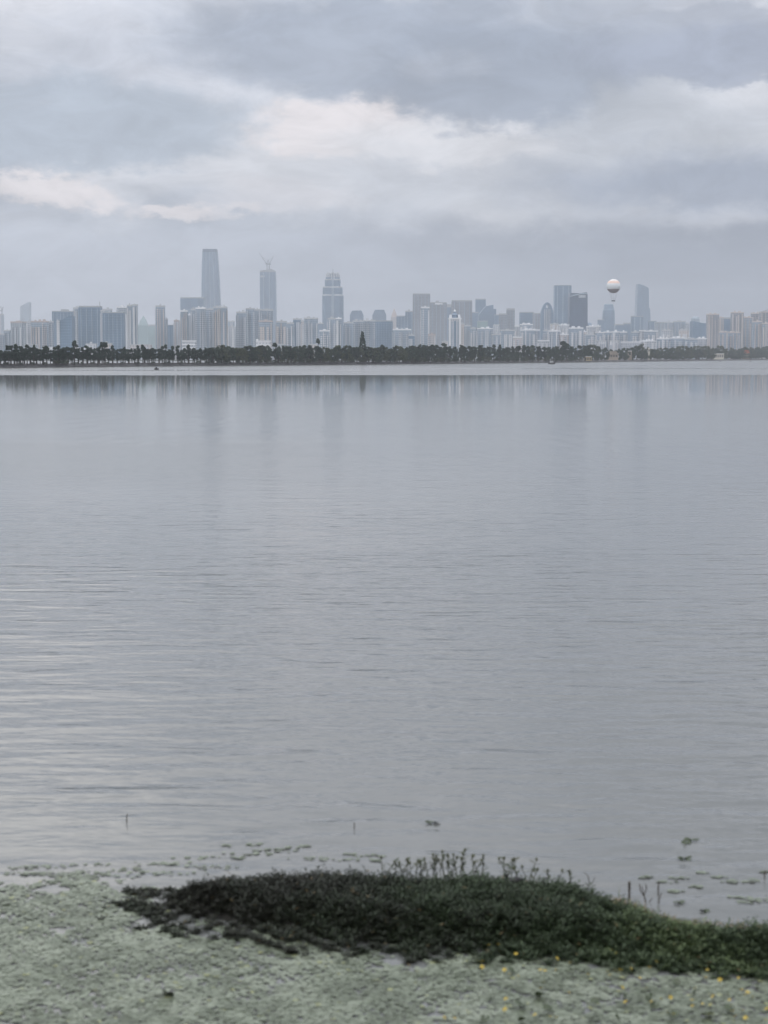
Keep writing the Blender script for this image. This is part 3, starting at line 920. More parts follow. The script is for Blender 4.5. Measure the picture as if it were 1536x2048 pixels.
for lb, a, b, yt, D, tn, nb, bt, rm in rows:
    block(lb, a, b, yt, D, tn, max(2, int(nb * .6)), bt, cap=random.choice((M_WHITE, M_WHITE, M_ROOF)), rooms=rm, yaw=random.uniform(-22, 22), group=QG)
# --- beige towers at the right edge
RG = 'beige tower blocks at the right edge'
for lb, a, b, yt, D, tn, nb, bt, rm in [
    ('beige striped tower standing alone left of the right-edge group', 1412.5, 1437.5, 627.5, 2750, 'brown', 4, 'beige', 2),
    ('narrow beige tower right of the lone beige striped tower', 1436, 1447, 634, 2850, 'shade', 2, 'beige', 1),
    ('low beige block with peaked heads between the beige towers', 1439, 1457, 663, 2600, 'shade', 3, 'beige', 2),
    ('second low beige block with peaked heads between the beige towers', 1456, 1479, 664, 2620, 'shade', 4, 'beige', 3),
    ('beige striped tower with grey slot, left in the right-edge group', 1462, 1485.5, 624, 2750, 'brown', 4, 'beige', 2),
    ('slightly lower beige tower second in the right-edge group', 1484, 1503, 634, 2800, 'shade', 4, 'beige', 2),
    ('beige tower third in the right-edge group', 1501, 1520, 625.5, 2850, 'brown', 4, 'beige', 2),
    ('shorter beige tower in front of the right-edge group', 1505, 1523, 642, 2600, 'shade', 3, 'beige', 1),
    ('beige tower under the curved roof frame at the right edge', 1519, 1548, 623, 2800, 'brown', 5, 'beige', 2),
    ('shorter beige tower cut by the right edge', 1524, 1550, 646, 2580, 'shade', 4, 'beige', 2),
]:
    block(lb, a, b, yt, D + 750, tn, nb, bt, cap=M_BEIGECAP, rooms=rm, yaw=random.uniform(-6, 6), group=RG)
gtower('small blue glass tower between the beige towers at right', 1445.5, 1461, 635, 3600, 'glass', 0, .04)
rf = [at(1519 + i * 4, 624 - 5.5 * math.sin(min(1, i / 7) * math.pi / 2), 3550) for i in range(9)]
ro = bpy.data.objects['apartment_block.%03d' % max(int(ob.name[-3:]) for ob in bpy.data.objects if ob.get('label') == 'beige tower under the curved roof frame at the right edge')]
inv = ro.matrix_basis.inverted()
from mathutils import Vector
MB().tube([tuple(inv @ Vector((p[0], p[1] - 14, p[2]))) for p in rf], 0.9, 5).build('curved_roof_frame', M_CONC, ro)

# ------------------------------------------------------------------ tethered balloon
D = 2300
bc = at(1227, 572.3, D)
br = (at(1241, 572, D)[0] - at(1213, 572, D)[0]) / 2
o = tag(empty('tethered_balloon', (bc[0], D, GZ)), 'round white balloon with dark lower cap hanging over the skyline', 'balloon')


def balloon_mat():
    m, t, p = new_mat('balloon_fabric')
    tcd = t.n.new('ShaderNodeTexCoord')
    x, y, z = t.sep(tcd.outputs['Object'])
    zz = t.m('DIVIDE', z, br)
    c = t.mix(t.sstep(zz, .32, .42), (.74, .76, .76), (.80, .58, .47))
    c = t.mix(t.sstep(zz, .70, .80), c, (.80, .76, .72))
    c = t.mix(t.m('LESS_THAN', zz, -.42), c, (.30, .24, .24))
    t.put(p.inputs['Base Color'], c)
    p.inputs['Roughness'].default_value = .55
    return m


bz = bc[2] - GZ
MB().lathe([(max(br * math.sin(a), .02), -br * math.cos(a)) for a in np.linspace(0, math.pi, 25)], 32).build('envelope', balloon_mat(), o, True, (0, 0, bz))
gz_ = top_z(1227, 602, D) - GZ
m = MB()
for i in range(12):   # ring gondola
    a0, a1 = 2 * math.pi * i / 12, 2 * math.pi * (i + 1) / 12
    m.tube([(2.3 * math.cos(a0), 2.3 * math.sin(a0), gz_), (2.3 * math.cos(a1), 2.3 * math.sin(a1), gz_)], .35, 5)
m.lathe([(2.4, gz_ - .5), (2.4, gz_ + .9), (1.6, gz_ + .9), (1.6, gz_ - .5)], 12)
m.build('gondola', M_DARKMETAL, o)
for i in range(8):
    a = 2 * math.pi * i / 8
    MB().tube([(2.2 * math.cos(a), 2.2 * math.sin(a), gz_ + .6), (br * .62 * math.cos(a), br * .62 * math.sin(a), bz - br * .78)], .05, 4).build('suspension_line', M_DARKMETAL, o)
MB().tube([(0, 0, 0), (0, 0, gz_)], .04, 4).build('tether', M_DARKMETAL, o)

# ------------------------------------------------------------------ far-shore trees
def leaf_mat(name, dark, light, rough=0.6):
    m, t, p = new_mat(name)
    a = t.n.new('ShaderNodeAttribute')
    a.attribute_name = 'tint'
    t.put(p.inputs['Base Color'], t.mix(a.outputs['Fac'], dark, light))
    p.inputs['Roughness'].default_value = rough
    return m


M_CYP = leaf_mat('cypress_foliage', (.014, .032, .020), (.036, .070, .040))
M_BRD = leaf_mat('broadleaf_foliage', (.016, .034, .020), (.046, .078, .038))
M_OLV = leaf_mat('willow_foliage', (.035, .050, .024), (.085, .105, .045))
M_BARK = plain('grey_bark', (.085, .075, .065), 0.9, 0.3, 2.0)


def quads_at(P, size, rng, tint, flat=0.0):
    """random small leaf quads round points P"""
    n = len(P)
    a = rng.normal(size=(n, 3))
    a[:, 2] *= (1 - flat)
    a /= np.linalg.norm(a, axis=1, keepdims=True)
    b = rng.normal(size=(n, 3))
    b -= (b * a).sum(1, keepdims=True) * a
    b /= np.linalg.norm(b, axis=1, keepdims=True)
    s = size * rng.uniform(.6, 1.4, (n, 1))
    V = np.stack([P - a * s, P - b * s * .55, P + a * s, P + b * s * .55], 1).reshape(-1, 3)
    idx = np.arange(n * 4)
    return V, idx, np.full(n, 4), np.repeat(tint, 4)


def crown_mesh(name, kind, seed, mat):
    """unit-height tree crown (height 1 m) as leaf clumps"""
    rng = np.random.default_rng(seed)
    C, Rr = [], []
    if kind == 'cypress':
        z0 = rng.uniform(.20, .30)
        w = rng.uniform(.15, .22)
        for k in range(30):
            z = rng.uniform(z0, .95)
            f = (z - z0) / (1 - z0)
            env = w * (1 - .55 * f ** 2.0) * (.65 + .35 * min(1, f * 5))
            a = rng.uniform(0, 6.283)
            r = env * rng.uniform(.25, 1.0) * .8
            C.append((r * math.cos(a), r * math.sin(a), z))
            Rr.append(rng.uniform(.04, .075))
        n, size = 3000, .023
    elif kind == 'broad':
        z0 = rng.uniform(.05, .2)
        w = rng.uniform(.34, .48)
        for k in range(36):
            z = rng.uniform(z0, .92)
            f = (z - z0) / (.95 - z0)
            env = w * math.sqrt(max(0.05, 1 - (2 * f - .85) ** 2 * .8))
            a = rng.uniform(0, 6.283)
            r = env * math.sqrt(rng.uniform(.1, 1.0)) * .85
            C.append((r * math.cos(a), r * math.sin(a), z))
            Rr.append(rng.uniform(.07, .12))
        n, size = 2800, .032
    elif kind == 'spire':
        for k in range(60):
            z = .25 + .74 * (k / 60)
            env = .17 * (1 - (k / 60)) ** .8 + .012
            a = k * 2.4
            r = env * rng.uniform(.5, 1.0)
            C.append((r * math.cos(a), r * math.sin(a), z - r * .25))
            Rr.append(.022 + .02 * (1 - k / 60))
        n, size = 2200, .022
    else:  # bush
        for k in range(22):
            a = rng.uniform(0, 6.283)
            r = math.sqrt(rng.uniform(0, 1)) * .7
            C.append((r * math.cos(a), r * math.sin(a) * .6, rng.uniform(.1, .85) * math.sqrt(1 - r * r * .7)))
            Rr.append(rng.uniform(.1, .2))
        n, size = 900, .07
    C, Rr = np.array(C), np.array(Rr)
    k = rng.integers(0, len(C), n)
    d = rng.normal(size=(n, 3))
    d /= np.linalg.norm(d, axis=1, keepdims=True)
    P = C[k] + d * (Rr[k] * rng.uniform(.3, 1.0, n) ** .5)[:, None]
    P[:, 2] = np.clip(P[:, 2], .01, 1.0)
    ct = rng.uniform(0, 1, len(C))
    tint = np.clip(ct[k] * .7 + rng.uniform(0, .45, n) - .1, 0, 1)
    V, I, cnt, tt = quads_at(P, size, rng, tint)
    return np_mesh(name, V, I, cnt, mat, tt)


def trunk_mesh(name, kind, seed):
    rng = random.Random(seed)
    m = MB()
    lean = rng.uniform(-.03, .03)
    top = {'cypress': .9, 'broad': .6, 'spire': .97, 'bush': .5}[kind]
    r0 = {'cypress': .022, 'broad': .03, 'spire': .016, 'bush': .03}[kind]
    m.tube([(0, 0, -.04), (lean * .3, 0, top * .3), (lean * .8, 0, top * .7), (lean, 0, top)], [r0 * 1.4, r0, r0 * .6, r0 * .2], 6)
    for k in range(7 if kind != 'bush' else 3):
        z = top * rng.uniform(.4, .9)
        a = rng.uniform(0, 6.28)
        L = {'cypress': .12, 'broad': .28, 'spire': .1, 'bush': .4}[kind]
        m.tube([(lean * z, 0, z), (L * math.cos(a), L * math.sin(a), z + L * .5)], [r0 * .4, r0 * .12], 4)
    return m.mesh(name, M_BARK)


PROTO = {}
for kind, cnt, mats in (('cypress', 6, [M_CYP]), ('broad', 6, [M_BRD, M_BRD, M_OLV]), ('spire', 2, [M_CYP]), ('bush', 4, [M_BRD, M_OLV])):
    PROTO[kind] = [(crown_mesh(kind + '_crown', kind, 100 + i * 7 + len(kind), mats[i % len(mats)]),
                    trunk_mesh(kind + '_trunk', kind, i + 3)) for i in range(cnt)]


def tree(name, kind, loc, h, label, group=None, width=1.0, v=None, cat='tree'):
    v = random.randrange(len(PROTO[kind])) if v is None else v
    cm, tm = PROTO[kind][v]
    o = empty(name, loc, random.uniform(0, 6.28))
    o.scale = (h * width, h * width, h)
    tag(o, label, cat, group)
    link('crown', cm, o)
    link('trunk', tm, o)
    return o


def shore_tree(px, inland, kind, ytop, label, group, width=1.0, name=None, v=None, cat='tree'):
    p, t, nn = shore_at(px)
    x, y = p[0] + nn[0] * inland, p[1] + nn[1] * inland
    # column drifts a little with the inland step: keep the tree in column px
    x = at(px, 700, y)[0]
    zt = top_z(px, ytop, y)
    return tree(name or {'cypress': 'cypress_tree', 'broad': 'broadleaf_tree', 'spire': 'conifer_tree', 'bush': 'shrub'}[kind],
                kind, (x, y, BANK - .1), zt - BANK, label, group, width, v, cat)


LB1 = 'dark bare-trunked tree in the lakeside row at the left'
LB2 = 'dark full-crowned tree in the dense middle of the far bank'
LB3 = 'narrow dark tree in the row right of the middle'
LB4 = 'rounded green tree of the wooded point at the right'
LB5 = 'hazy tree of the back row behind the lakeside trees'
# left row: slender trunks in view
x = -14.0
while x < 420:
    shore_tree(x, random.uniform(4, 8), 'cypress', random.gauss(694, 4.6), LB1, 'lakeside trees at the left', random.uniform(.85, 1.35))
    x += random.uniform(5.5, 9.5)
x = -8.0
while x < 420:
    shore_tree(x, random.uniform(12, 18), 'cypress', random.gauss(698, 2.5), LB5, 'back row of lakeside trees', random.uniform(1.2, 1.9))
    x += random.uniform(8, 13)
for px, yt in ((32, 686), (45, 691), (68, 696), (275, 690), (290, 693), (128, 694), (195, 694)):
    shore_tree(px, 6, 'cypress', yt, 'taller dark tree rising above the left lakeside row', 'tall trees of the left lakeside row', random.uniform(.75, .95))
# dense middle
x = 418.0
while x < 850:
    k = 'broad' if random.random() < .55 else 'cypress'
    shore_tree(x, random.uniform(4, 9), k, random.gauss(691.5, 3.0) if k == 'cypress' else random.gauss(694.5, 2.8), LB2, 'dense trees in the middle of the far bank', random.uniform(.8, 1.1) if k == 'broad' else random.uniform(1.1, 1.6))
    x += random.uniform(6.5, 10)
x = 424.0
while x < 850:
    shore_tree(x, random.uniform(12, 18), 'broad', random.gauss(693, 2.4), LB5, 'back row of lakeside trees', random.uniform(.8, 1.05))
    x += random.uniform(13, 20)
for px, yt, w in ((805, 702, 1.15), (733, 705, 1.1), (768, 707, 1.0), (835, 704, 1.0), (700, 706, 1.0), (645, 709, 1.0)):
    shore_tree(px, 2.8, 'broad', yt, 'low olive-green rounded tree at the water in the middle', 'low olive trees at the water', w, v=2)
# right of the middle
x = 848.0
while x < 1180:
    shore_tree(x, random.uniform(4, 9), 'cypress', random.gauss(691, 4.0), LB3, 'narrow trees right of the middle', random.uniform(1.1, 1.7))
    x += random.uniform(7.0, 12.0)
x = 852.0
while x < 1185:
    shore_tree(x, random.uniform(12, 18), 'broad', random.gauss(694.5, 2.0), LB5, 'back row of lakeside trees', random.uniform(.7, .95))
    x += random.uniform(13, 20)
# wooded point
for x, yt in ((1172, 694), (1185, 688.5), (1196, 692), (1209, 694), (1222, 698), (1236, 697), (1249, 695), (1262, 694), (1274, 690), (1284, 687),
              (1296, 694), (1308, 697), (1320, 695), (1333, 694), (1345, 694), (1357, 692), (1369, 691), (1381, 692.5), (1393, 691), (1405, 692), (1414, 691), (1422, 697)):
    shore_tree(x, random.uniform(60, 100), 'broad', yt, LB4, 'trees of the wooded point', random.uniform(.85, 1.1))
for x in range(1180, 1430, 11):
    if 1208 < x < 1246 or 1254 < x < 1268: continue
    shore_tree(x + random.uniform(-3, 3), random.uniform(8, 30), 'broad', random.gauss(703 if x < 1290 else 699, 2.2), LB4, 'trees of the wooded point', random.uniform(.85, 1.2))
for x in range(1428, 1560, 7):
    shore_tree(x + random.uniform(-3, 3), random.uniform(120, 220), 'broad', random.gauss(694 if x < 1445 or x > 1490 else 697, 2), 'hazy green tree behind the small lakeside house at right', 'trees at the right edge', random.uniform(.8, 1.1))
    if not (1425 < x < 1462):
        shore_tree(x + random.uniform(-3, 3), random.uniform(10, 60), 'broad', random.gauss(700.5, 2.5), 'low dark tree on the bank at the right edge', 'low trees at the right edge', random.uniform(.9, 1.2))
# the two landmark conifers
shore_tree(725, 9, 'spire', 662, 'tall thin layered conifer standing clear above the middle trees', None, .95, v=0)
shore_tree(636.5, 9, 'cypress', 676.5, 'shorter dense conifer left of the tall thin one', None, .8, v=1, name='conifer_tree')
# shrubs and hedge along the bank
for px, yt, w in ((12, 728, 2.2), (40, 729, 2.2), (66, 728, 2.0), (90, 728, 2.0), (150, 728, 2.2), (185, 728, 2.0), (215, 728, 2.2), (245, 728, 2.2), (275, 728, 2.0), (305, 727, 2.0), (335, 727, 2.2), (113, 724, 1.6), (122, 722, 1.8), (132, 724, 1.6), (163, 728, 1.3), (362, 726, 1.3), (395, 726, 2.0), (415, 726, 2.0), (437, 724, 1.8), (462, 725, 1.8), (486, 724, 1.6),
                  (520, 722, 1.8), (548, 722, 1.8), (576, 722, 1.8), (604, 721, 1.8), (632, 721, 1.8), (660, 719, 1.6), (690, 719, 1.6), (720, 719, 1.6), (750, 718, 1.7), (780, 719, 1.6), (812, 718, 1.6),
                  (845, 717, 1.6), (872, 716, 1.5), (900, 717, 1.5), (930, 717, 1.5), (960, 717, 1.5), (990, 716, 1.5), (1020, 716, 1.5), (1050, 716, 1.5), (1080, 716, 1.5), (1110, 715, 1.5), (1140, 715, 1.5)):
    if px < 430:
        yt -= 5
    else:
        shore_tree(px + 13, 8, 'bush', yt - 6, 'low dark shrub on the stone bank under the trees', 'shrubs along the far bank', w * .8, cat='shrub')
        yt -= 3
    shore_tree(px, 3.2, 'bush', yt, 'low dark shrub on the stone bank under the trees', 'shrubs along the far bank', w, cat='shrub')

LAND = [(0, 'left edge'), (52, 'sail-topped tower'), (82, 'pink striped slab'), (127, 'slant-roofed block'), (181, 'widest slab'), (228, 'flat-topped slab'), (265, 'paired pale towers'),
        (287, 'pyramid-topped tower'), (321, 'slim pinkish tower'), (378, 'banded white office'), (421, 'tallest tower'), (482, 'grey towers'), (537, 'crane tower'), (594, 'drum-headed tower'), (622, 'wide striped tower'),
        (666, 'stepped skyscraper'), (714, 'left chamfered tower'), (758, 'right chamfered tower'), (790, 'pinkish spire'), (842, 'broad grey slab'), (876, 'signed grey tower'), (909, 'white cupola tower'), (960, 'stepped blue cluster'),
        (1015, 'taupe pair'), (1055, 'open-framed block'), (1093, 'arch-topped tower'), (1124, 'plain blue slab'), (1155, 'dark notched tower'), (1190, 'pair-fronted block'), (1222, 'balloon'), (1283, 'curved-top tower'),
        (1330, 'first row houses'), (1360, 'second row houses'), (1397, 'sloping blue block'), (1425, 'lone beige tower'), (1470, 'low beige blocks'), (1530, 'right edge')]
ORD = 'first second third fourth fifth sixth seventh eighth ninth tenth eleventh twelfth'.split()


def relabel(objs, px_of):
    """alike trees: say which landmark each stands under and its count from the left"""
    byk = {}
    for ob in objs:
        px = px_of(ob)
        lm = min(LAND, key=lambda q: abs(q[0] - px))[1]
        byk.setdefault((ob['label'], lm), []).append((px, ob))
    for (lb, lm), L in byk.items():
        L.sort(key=lambda q: q[0])
        for i, (px, ob) in enumerate(L):
            ob['label'] = SHORT.get(lb, lb) + ' below the ' + lm + (', %s from left' % ORD[i] if len(L) > 1 else '')


SHORT = {LB1: 'bare-trunked dark lakeside tree', LB2: 'full-crowned dark lakeside tree', LB3: 'narrow dark lakeside tree', LB4: 'rounded green tree on wooded point', LB5: 'back-row tree half hidden',
         'taller dark tree rising above the left lakeside row': 'taller dark tree topping its row', 'low olive-green rounded tree at the water in the middle': 'low olive-green tree at the water',
         'hazy green tree behind the small lakeside house at right': 'hazy green tree behind the bank', 'low dark tree on the bank at the right edge': 'low dark tree on the bank',
         'low dark shrub on the stone bank under the trees': 'low dark shrub on the bank'}
relabel([ob for ob in bpy.data.objects if ob.get('group') and ob.get('category') in ('tree', 'shrub')], lambda ob: CX + F * ob.location.x / ob.location.y)

# ------------------------------------------------------------------ small houses on the far bank
M_YEL = plain('ochre_wall', (.42, .33, .19), .8, .15, .3)
M_TAN = plain('tan_wall', (.30, .25, .20), .8, .2, .3)
M_CREAM = plain('cream_wall', (.52, .48, .40), .8, .1, .3)
M_REDROOF = plain('red_tile_roof', (.42, .13, .08), .8, .2, .5)
M_GLASSD = plain('dark_window_glass', (.05, .06, .07), .2, .1, .5)


def house(label, x0, x1, y0, y1, inland, wall, nwin=3, roof='flat', roofm=None, zb=BANK):
    xm = (x0 + x1) / 2
    p, t, nn = shore_at(xm)
    Y = p[1] + nn[1] * inland
    X = at(xm, 700, Y)[0]
    w = at(x1, 700, Y)[0] - at(x0, 700, Y)[0]
    zt, z0 = top_z(xm, y0, Y), top_z(xm, y1, Y)
    o = tag(empty('lakeside_house', (X, Y, min(z0, zb))), label, 'house')
    b = o.location.z
    h = zt - b
    hw = h if roof == 'flat' else h * .65
    cube('wall', wall, o, 0, 0, 0, w, w * .5, hw)
    if roof == 'flat':
        cube('roof_slab', roofm or M_WHITE, o, 0, 0, hw, w * 1.06, w * .56, max(.4, h * .06))
    else:
        MB().prism([(-w * .56, hw), (w * .56, hw), (w * .3, h), (-w * .3, h)], -w * .3, w * .3).build('roof', roofm or M_REDROOF, o)
    zf = (z0 - b)
    for k in range(nwin):
        xx = ((k + .5) / nwin - .5) * w * .92
        cube('window', M_GLASSD, o, xx, -w * .25 - .05, zf + (hw - zf) * .25, w / nwin * .45, .3, (hw - zf) * .5)
    return o


house('small ochre lakeside building on the bank below the dark tower', 1168.5, 1183, 713.4, 722, 6, M_YEL, 3)
house('tan villa half hidden in trees of the wooded point', 1213, 1236, 702.5, 715, 40, M_TAN, 4, 'hip', M_TAN)
house('narrow tan house with one dark window right of the villa', 1255.5, 1263.5, 702.5, 712, 38, M_TAN, 1)
house('little cream hut wall showing among the trees of the wooded point', 1296, 1300, 697.0, 705, 45, M_CREAM, 1)
house('cream house with a row of dark windows near the right edge', 1426.5, 1447, 707.5, 717, 12, M_CREAM, 5)
house('house with bright red roof among trees near the right edge', 1486, 1499, 700.5, 711, 45, M_TAN, 2, 'hip', M_REDROOF)
# jetty edge wall right of the ochre building
p, t, nn = shore_at(1262)

# ------------------------------------------------------------------ boats and marks far out
M_HULLD = plain('dark_boat_hull', (.035, .032, .034), .6, .2, 1.0)
M_BUOY = plain('weathered_buoy', (.09, .085, .08), .7, .2, 2.0)


def boat(label, x0, x1, ywater, hull, cabin, cab_h, canopy):
    c = ground((x0 + x1) / 2, ywater)
    L = ground(x1, ywater)[0] - ground(x0, ywater)[0]
    o = tag(empty('boat', (c[0], c[1], 0)), label, 'boat')
    rings = []
    for s in np.linspace(-1, 1, 9):
        b = L * .17 * (1 - abs(s) ** 3) + .02
        zz = cab_h * .42 + .3 * s * s
        xx = s * L / 2
        rings.append([(xx, -b, zz), (xx * .96, -b * .7, -.1), (xx * .96, b * .7, -.1), (xx, b, zz)])
    MB().rings(rings).build('hull', hull, o)
    MB().box(-L * .22, L * .2, -L * .1, L * .1, cab_h * .38, cab_h, (L * .03, L * .06, .05, .05)).build('cabin', cabin, o)
    MB().box(-L * .27, L * .24, -L * .13, L * .13, cab_h, cab_h + .16).build('canopy', canopy, o)
    for k in range(3):
        cube('window', M_GLASSD, o, (-.13 + .12 * k) * L, -L * .105, .4 + (cab_h - .4) * .4, L * .07, .06, (cab_h - .4) * .4)
    return o


boat('small dark covered boat on the water before the left trees', 308.6, 317.6, 739.2, M_HULLD, M_HULLD, .95, M_DARKMETAL)
boat('small boat with dark hull and white cabin right of the middle', 1096, 1110.5, 728.4, M_HULLD, M_WHITE, 1.9, M_WHITE)
for i, (px, py) in enumerate(((1440.5, 723.6), (1501, 723.6))):
    g = ground(px, py)
    o = tag(empty('mooring_buoy', (g[0], g[1], 0)), ['tiny dark buoy before the cream house near the right edge', 'tiny dark buoy farthest to the right on the water'][i], 'buoy')
    MB().lathe([(.7, -.1), (.9, .3), (.6, .9), (.15, 1.0), (.15, 1.6 + .4 * i), (.02, 1.7 + .4 * i)], 10).build('float', M_BUOY, o)

# ------------------------------------------------------------------ foreground bank with dense low weeds
def G(px, py, z=0.0):
    return ground(px, py, z)[:2]


back = [(215, 1768), (300, 1757), (450, 1747), (600, 1740), (770, 1743), (900, 1744), (980, 1747), (1100, 1757), (1190, 1766), (1230, 1786), (1280, 1806),
        (1350, 1826), (1440, 1836), (1536, 1843), (1800, 1860), (2300, 1890)]
front = [(2300, 2040), (1800, 1975), (1536, 1948), (1400, 1936), (1280, 1926), (1150, 1914), (1000, 1905), (880, 1900), (760, 1892), (640, 1884), (520, 1862), (430, 1846), (340, 1826), (255, 1796)]
POLY = np.array([G(x, y, .19) for x, y in back] + [G(x, y, .02) for x, y in front])


def sdist(P, poly):
    """signed distance to polygon, positive inside"""
    P = np.asarray(P, float)
    d = np.full(len(P), 1e9)
    ins = np.zeros(len(P), bool)
    n = len(poly)
    for i in range(n):
        a, b = poly[i], poly[(i + 1) % n]
        ab = b - a
        t = np.clip(((P - a) @ ab) / (ab @ ab), 0, 1)
        d = np.minimum(d, np.linalg.norm(P - (a + t[:, None] * ab), axis=1))
        c = ((a[1] > P[:, 1]) != (b[1] > P[:, 1]))
        with np.errstate(divide='ignore', invalid='ignore'):
            xi = (b[0] - a[0]) * (P[:, 1] - a[1]) / (b[1] - a[1]) + a[0]
        ins ^= c & (P[:, 0] < xi)
    return np.where(ins, d, -d)


_ph = RNG.uniform(0, 6.28, (12, 2))
_fr = RNG.normal(size=(12, 2))
_fr /= np.linalg.norm(_fr, axis=1, keepdims=True)


def wnoise(P, scale):
    """smooth noise about 0..1 in the plane"""
    P = np.asarray(P, float)
    s = np.zeros(len(P))
    for k in range(12):
        f = _fr[k] * (6.28 / scale) * (.6 + .13 * k)
        s += np.sin(P @ f + _ph[k, 0]) * np.cos(P @ f[::-1] * .7 + _ph[k, 1])
    return np.clip(.5 + s / 6.0, 0, 1)


def soil_h(P, d=None):
    d = sdist(P, POLY) if d is None else d
    s = np.clip((d + .15) / .6, 0, 1)
    s = s * s * (3 - 2 * s)
    return -.12 + .26 * s + .03 * (wnoise(P, 1.1) - .5) * s


x0, x1, y0, y1 = POLY[:, 0].min() - .5, POLY[:, 0].max() + .5, POLY[:, 1].min() - .5, POLY[:, 1].max() + .5
nx, ny = int((x1 - x0) / .09), int((y1 - y0) / .09)
gx, gy = np.meshgrid(np.linspace(x0, x1, nx), np.linspace(y0, y1, ny))
GP = np.stack([gx.ravel(), gy.ravel()], 1)
gz = soil_h(GP)
V = np.column_stack([GP, gz])
i = np.arange(nx * ny).reshape(ny, nx)
Q = np.stack([i[:-1, :-1], i[:-1, 1:], i[1:, 1:], i[1:, :-1]], -1).reshape(-1, 4)
M_MUD = plain('dark_wet_mud', (.016, .015, .011), .95, .5, 6.0)
soil = link('mud_bank', np_mesh('mud_bank', V, Q.ravel(), np.full(len(Q), 4), M_MUD))
tag(soil, kind='structure')

M_WEED = None


def weed_mat():
    m, t, p = new_mat('weed_leaves')
    a = t.n.new('ShaderNodeAttribute')
    a.attribute_name = 'tint'
    r = t.n.new('ShaderNodeValToRGB')
    t.l.new(a.outputs['Fac'], r.inputs[0])
    e = r.color_ramp.elements
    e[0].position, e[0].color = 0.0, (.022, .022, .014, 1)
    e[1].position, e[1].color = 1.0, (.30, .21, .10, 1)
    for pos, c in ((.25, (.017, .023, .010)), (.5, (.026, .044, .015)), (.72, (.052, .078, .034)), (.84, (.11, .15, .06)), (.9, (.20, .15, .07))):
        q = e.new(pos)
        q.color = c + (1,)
    t.l.new(r.outputs[0], p.inputs['Base Color'])
    p.inputs['Roughness'].default_value = .58
    p.inputs['Specular IOR Level'].default_value = .42
    return m


M_WEED = weed_mat()


def leaf_batch(B, D, L, Wd, droop, rng):
    """lance-shaped leaves: base B, unit dir D, length L, width Wd -> 5 verts, 4 tris folded on the midrib"""
    n = len(B)
    up = np.tile((0, 0, 1.0), (n, 1))
    S = np.cross(D, up)
    S /= (np.linalg.norm(S, axis=1, keepdims=True) + 1e-6)
    N = np.cross(S, D)
    mid = B + D * (L * .45)[:, None]
    tip = B + D * L[:, None] - up * (L * droop)[:, None]
    lf = mid + S * (Wd * .5)[:, None] + N * (Wd * .18)[:, None]
    rt = mid - S * (Wd * .5)[:, None] + N * (Wd * .18)[:, None]
    V = np.stack([B, rt, tip, lf], 1).reshape(-1, 3)
    o = np.arange(n) * 4
    Fc = np.stack([o, o + 1, o + 2, o, o + 2, o + 3], 1).reshape(-1)
    return V, Fc, np.full(n * 2, 3)


def weeds(count):
    rng = RNG
    P = np.column_stack([rng.uniform(POLY[:, 0].min() - .7, min(POLY[:, 0].max(), 4.6), count), rng.uniform(POLY[:, 1].min() - .6, POLY[:, 1].max(), count)])
    d = sdist(P, POLY)
    edge = wnoise(P, .5) * .25
    # the weeds thin out towards the muddy left tip
    thin = np.clip((P[:, 0] + 2.6) / 1.2, .4, 1)
    rag = wnoise(P + 2.2, .35) * np.clip(.9 - P[:, 0] * .35, .15, 1.2) * .28
    keep = (d > np.where(P[:, 1] < 15.9, rag, edge * .5) - .06) & (rng.uniform(0, 1, count) < thin)
    # straggling clumps that run out of the bank into the leaf mat, most of them at the left end
    frontside = (P[:, 1] < np.interp(P[:, 0], [-3.5, -1.5, 0, 4.6], [17.2, 16.4, 15.6, 14.8]))
    reach = np.clip(.36 - P[:, 0] * .06, .12, .5)
    strag = (d <= .02) & (d > -reach) & frontside & (wnoise(P + 6.1, .42) > .46 + .35 * np.clip(-d / reach, 0, 1)) & (rng.uniform(0, 1, count) < .5) & (P[:, 0] > -2.55)
    keep |= strag
    P, d = P[keep], d[keep]
    n = len(P)
    sh = np.maximum(soil_h(P, d), -.01)
    lump = wnoise(P, .55) * .55 + wnoise(P + 7.3, .23) * .45
    hgt = (.04 + .15 * lump) * np.clip(.45 + d * 1.4, .35, 1) * rng.uniform(.7, 1.25, n)
    hgt *= np.clip((P[:, 0] + 2.6) / 1.3, .5, 1)
    lean = rng.normal(0, .35, (n, 2))
    K = 11
    Bs, Ds, Ls, Ws, Ts = [], [], [], [], []
    a0 = rng.uniform(0, 6.28, n)
    green = np.clip((P[:, 0] + .9) / 3.4, 0, 1)        # fresher growth to the right
    pt = wnoise(P + 3.1, .9)
    for k in range(K):
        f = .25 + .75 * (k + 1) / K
        b = np.column_stack([P + lean * (hgt * f)[:, None], sh + hgt * f])
        a = a0 + k * 2.4 + rng.normal(0, .3, n)
        el_ = rng.uniform(.1, .9, n) * (.5 + .6 * f)
        dd = np.column_stack([np.cos(a) * np.cos(el_), np.sin(a) * np.cos(el_), np.sin(el_)])
        Bs.append(b); Ds.append(dd)
        Ls.append(rng.uniform(.035, .075, n)); Ws.append(rng.uniform(.009, .017, n))
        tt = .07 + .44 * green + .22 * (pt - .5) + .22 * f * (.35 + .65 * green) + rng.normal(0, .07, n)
        tt = np.where(rng.uniform(0, 1, n) < .006, .92, np.clip(tt, 0, .84))
        Ts.append(tt)
    B, Dd, L, Wd, T = map(np.concatenate, (Bs, Ds, Ls, Ws, Ts))
    V, Fc, cnt = leaf_batch(B, Dd, L, Wd, .15, rng)
    o = link('low_weeds', np_mesh('low_weeds', V, Fc, cnt, M_WEED, np.repeat(T, 4)))
    tag(o, 'dense dark green low weeds covering the mud bank', 'weeds', kind='stuff')


weeds(52000)


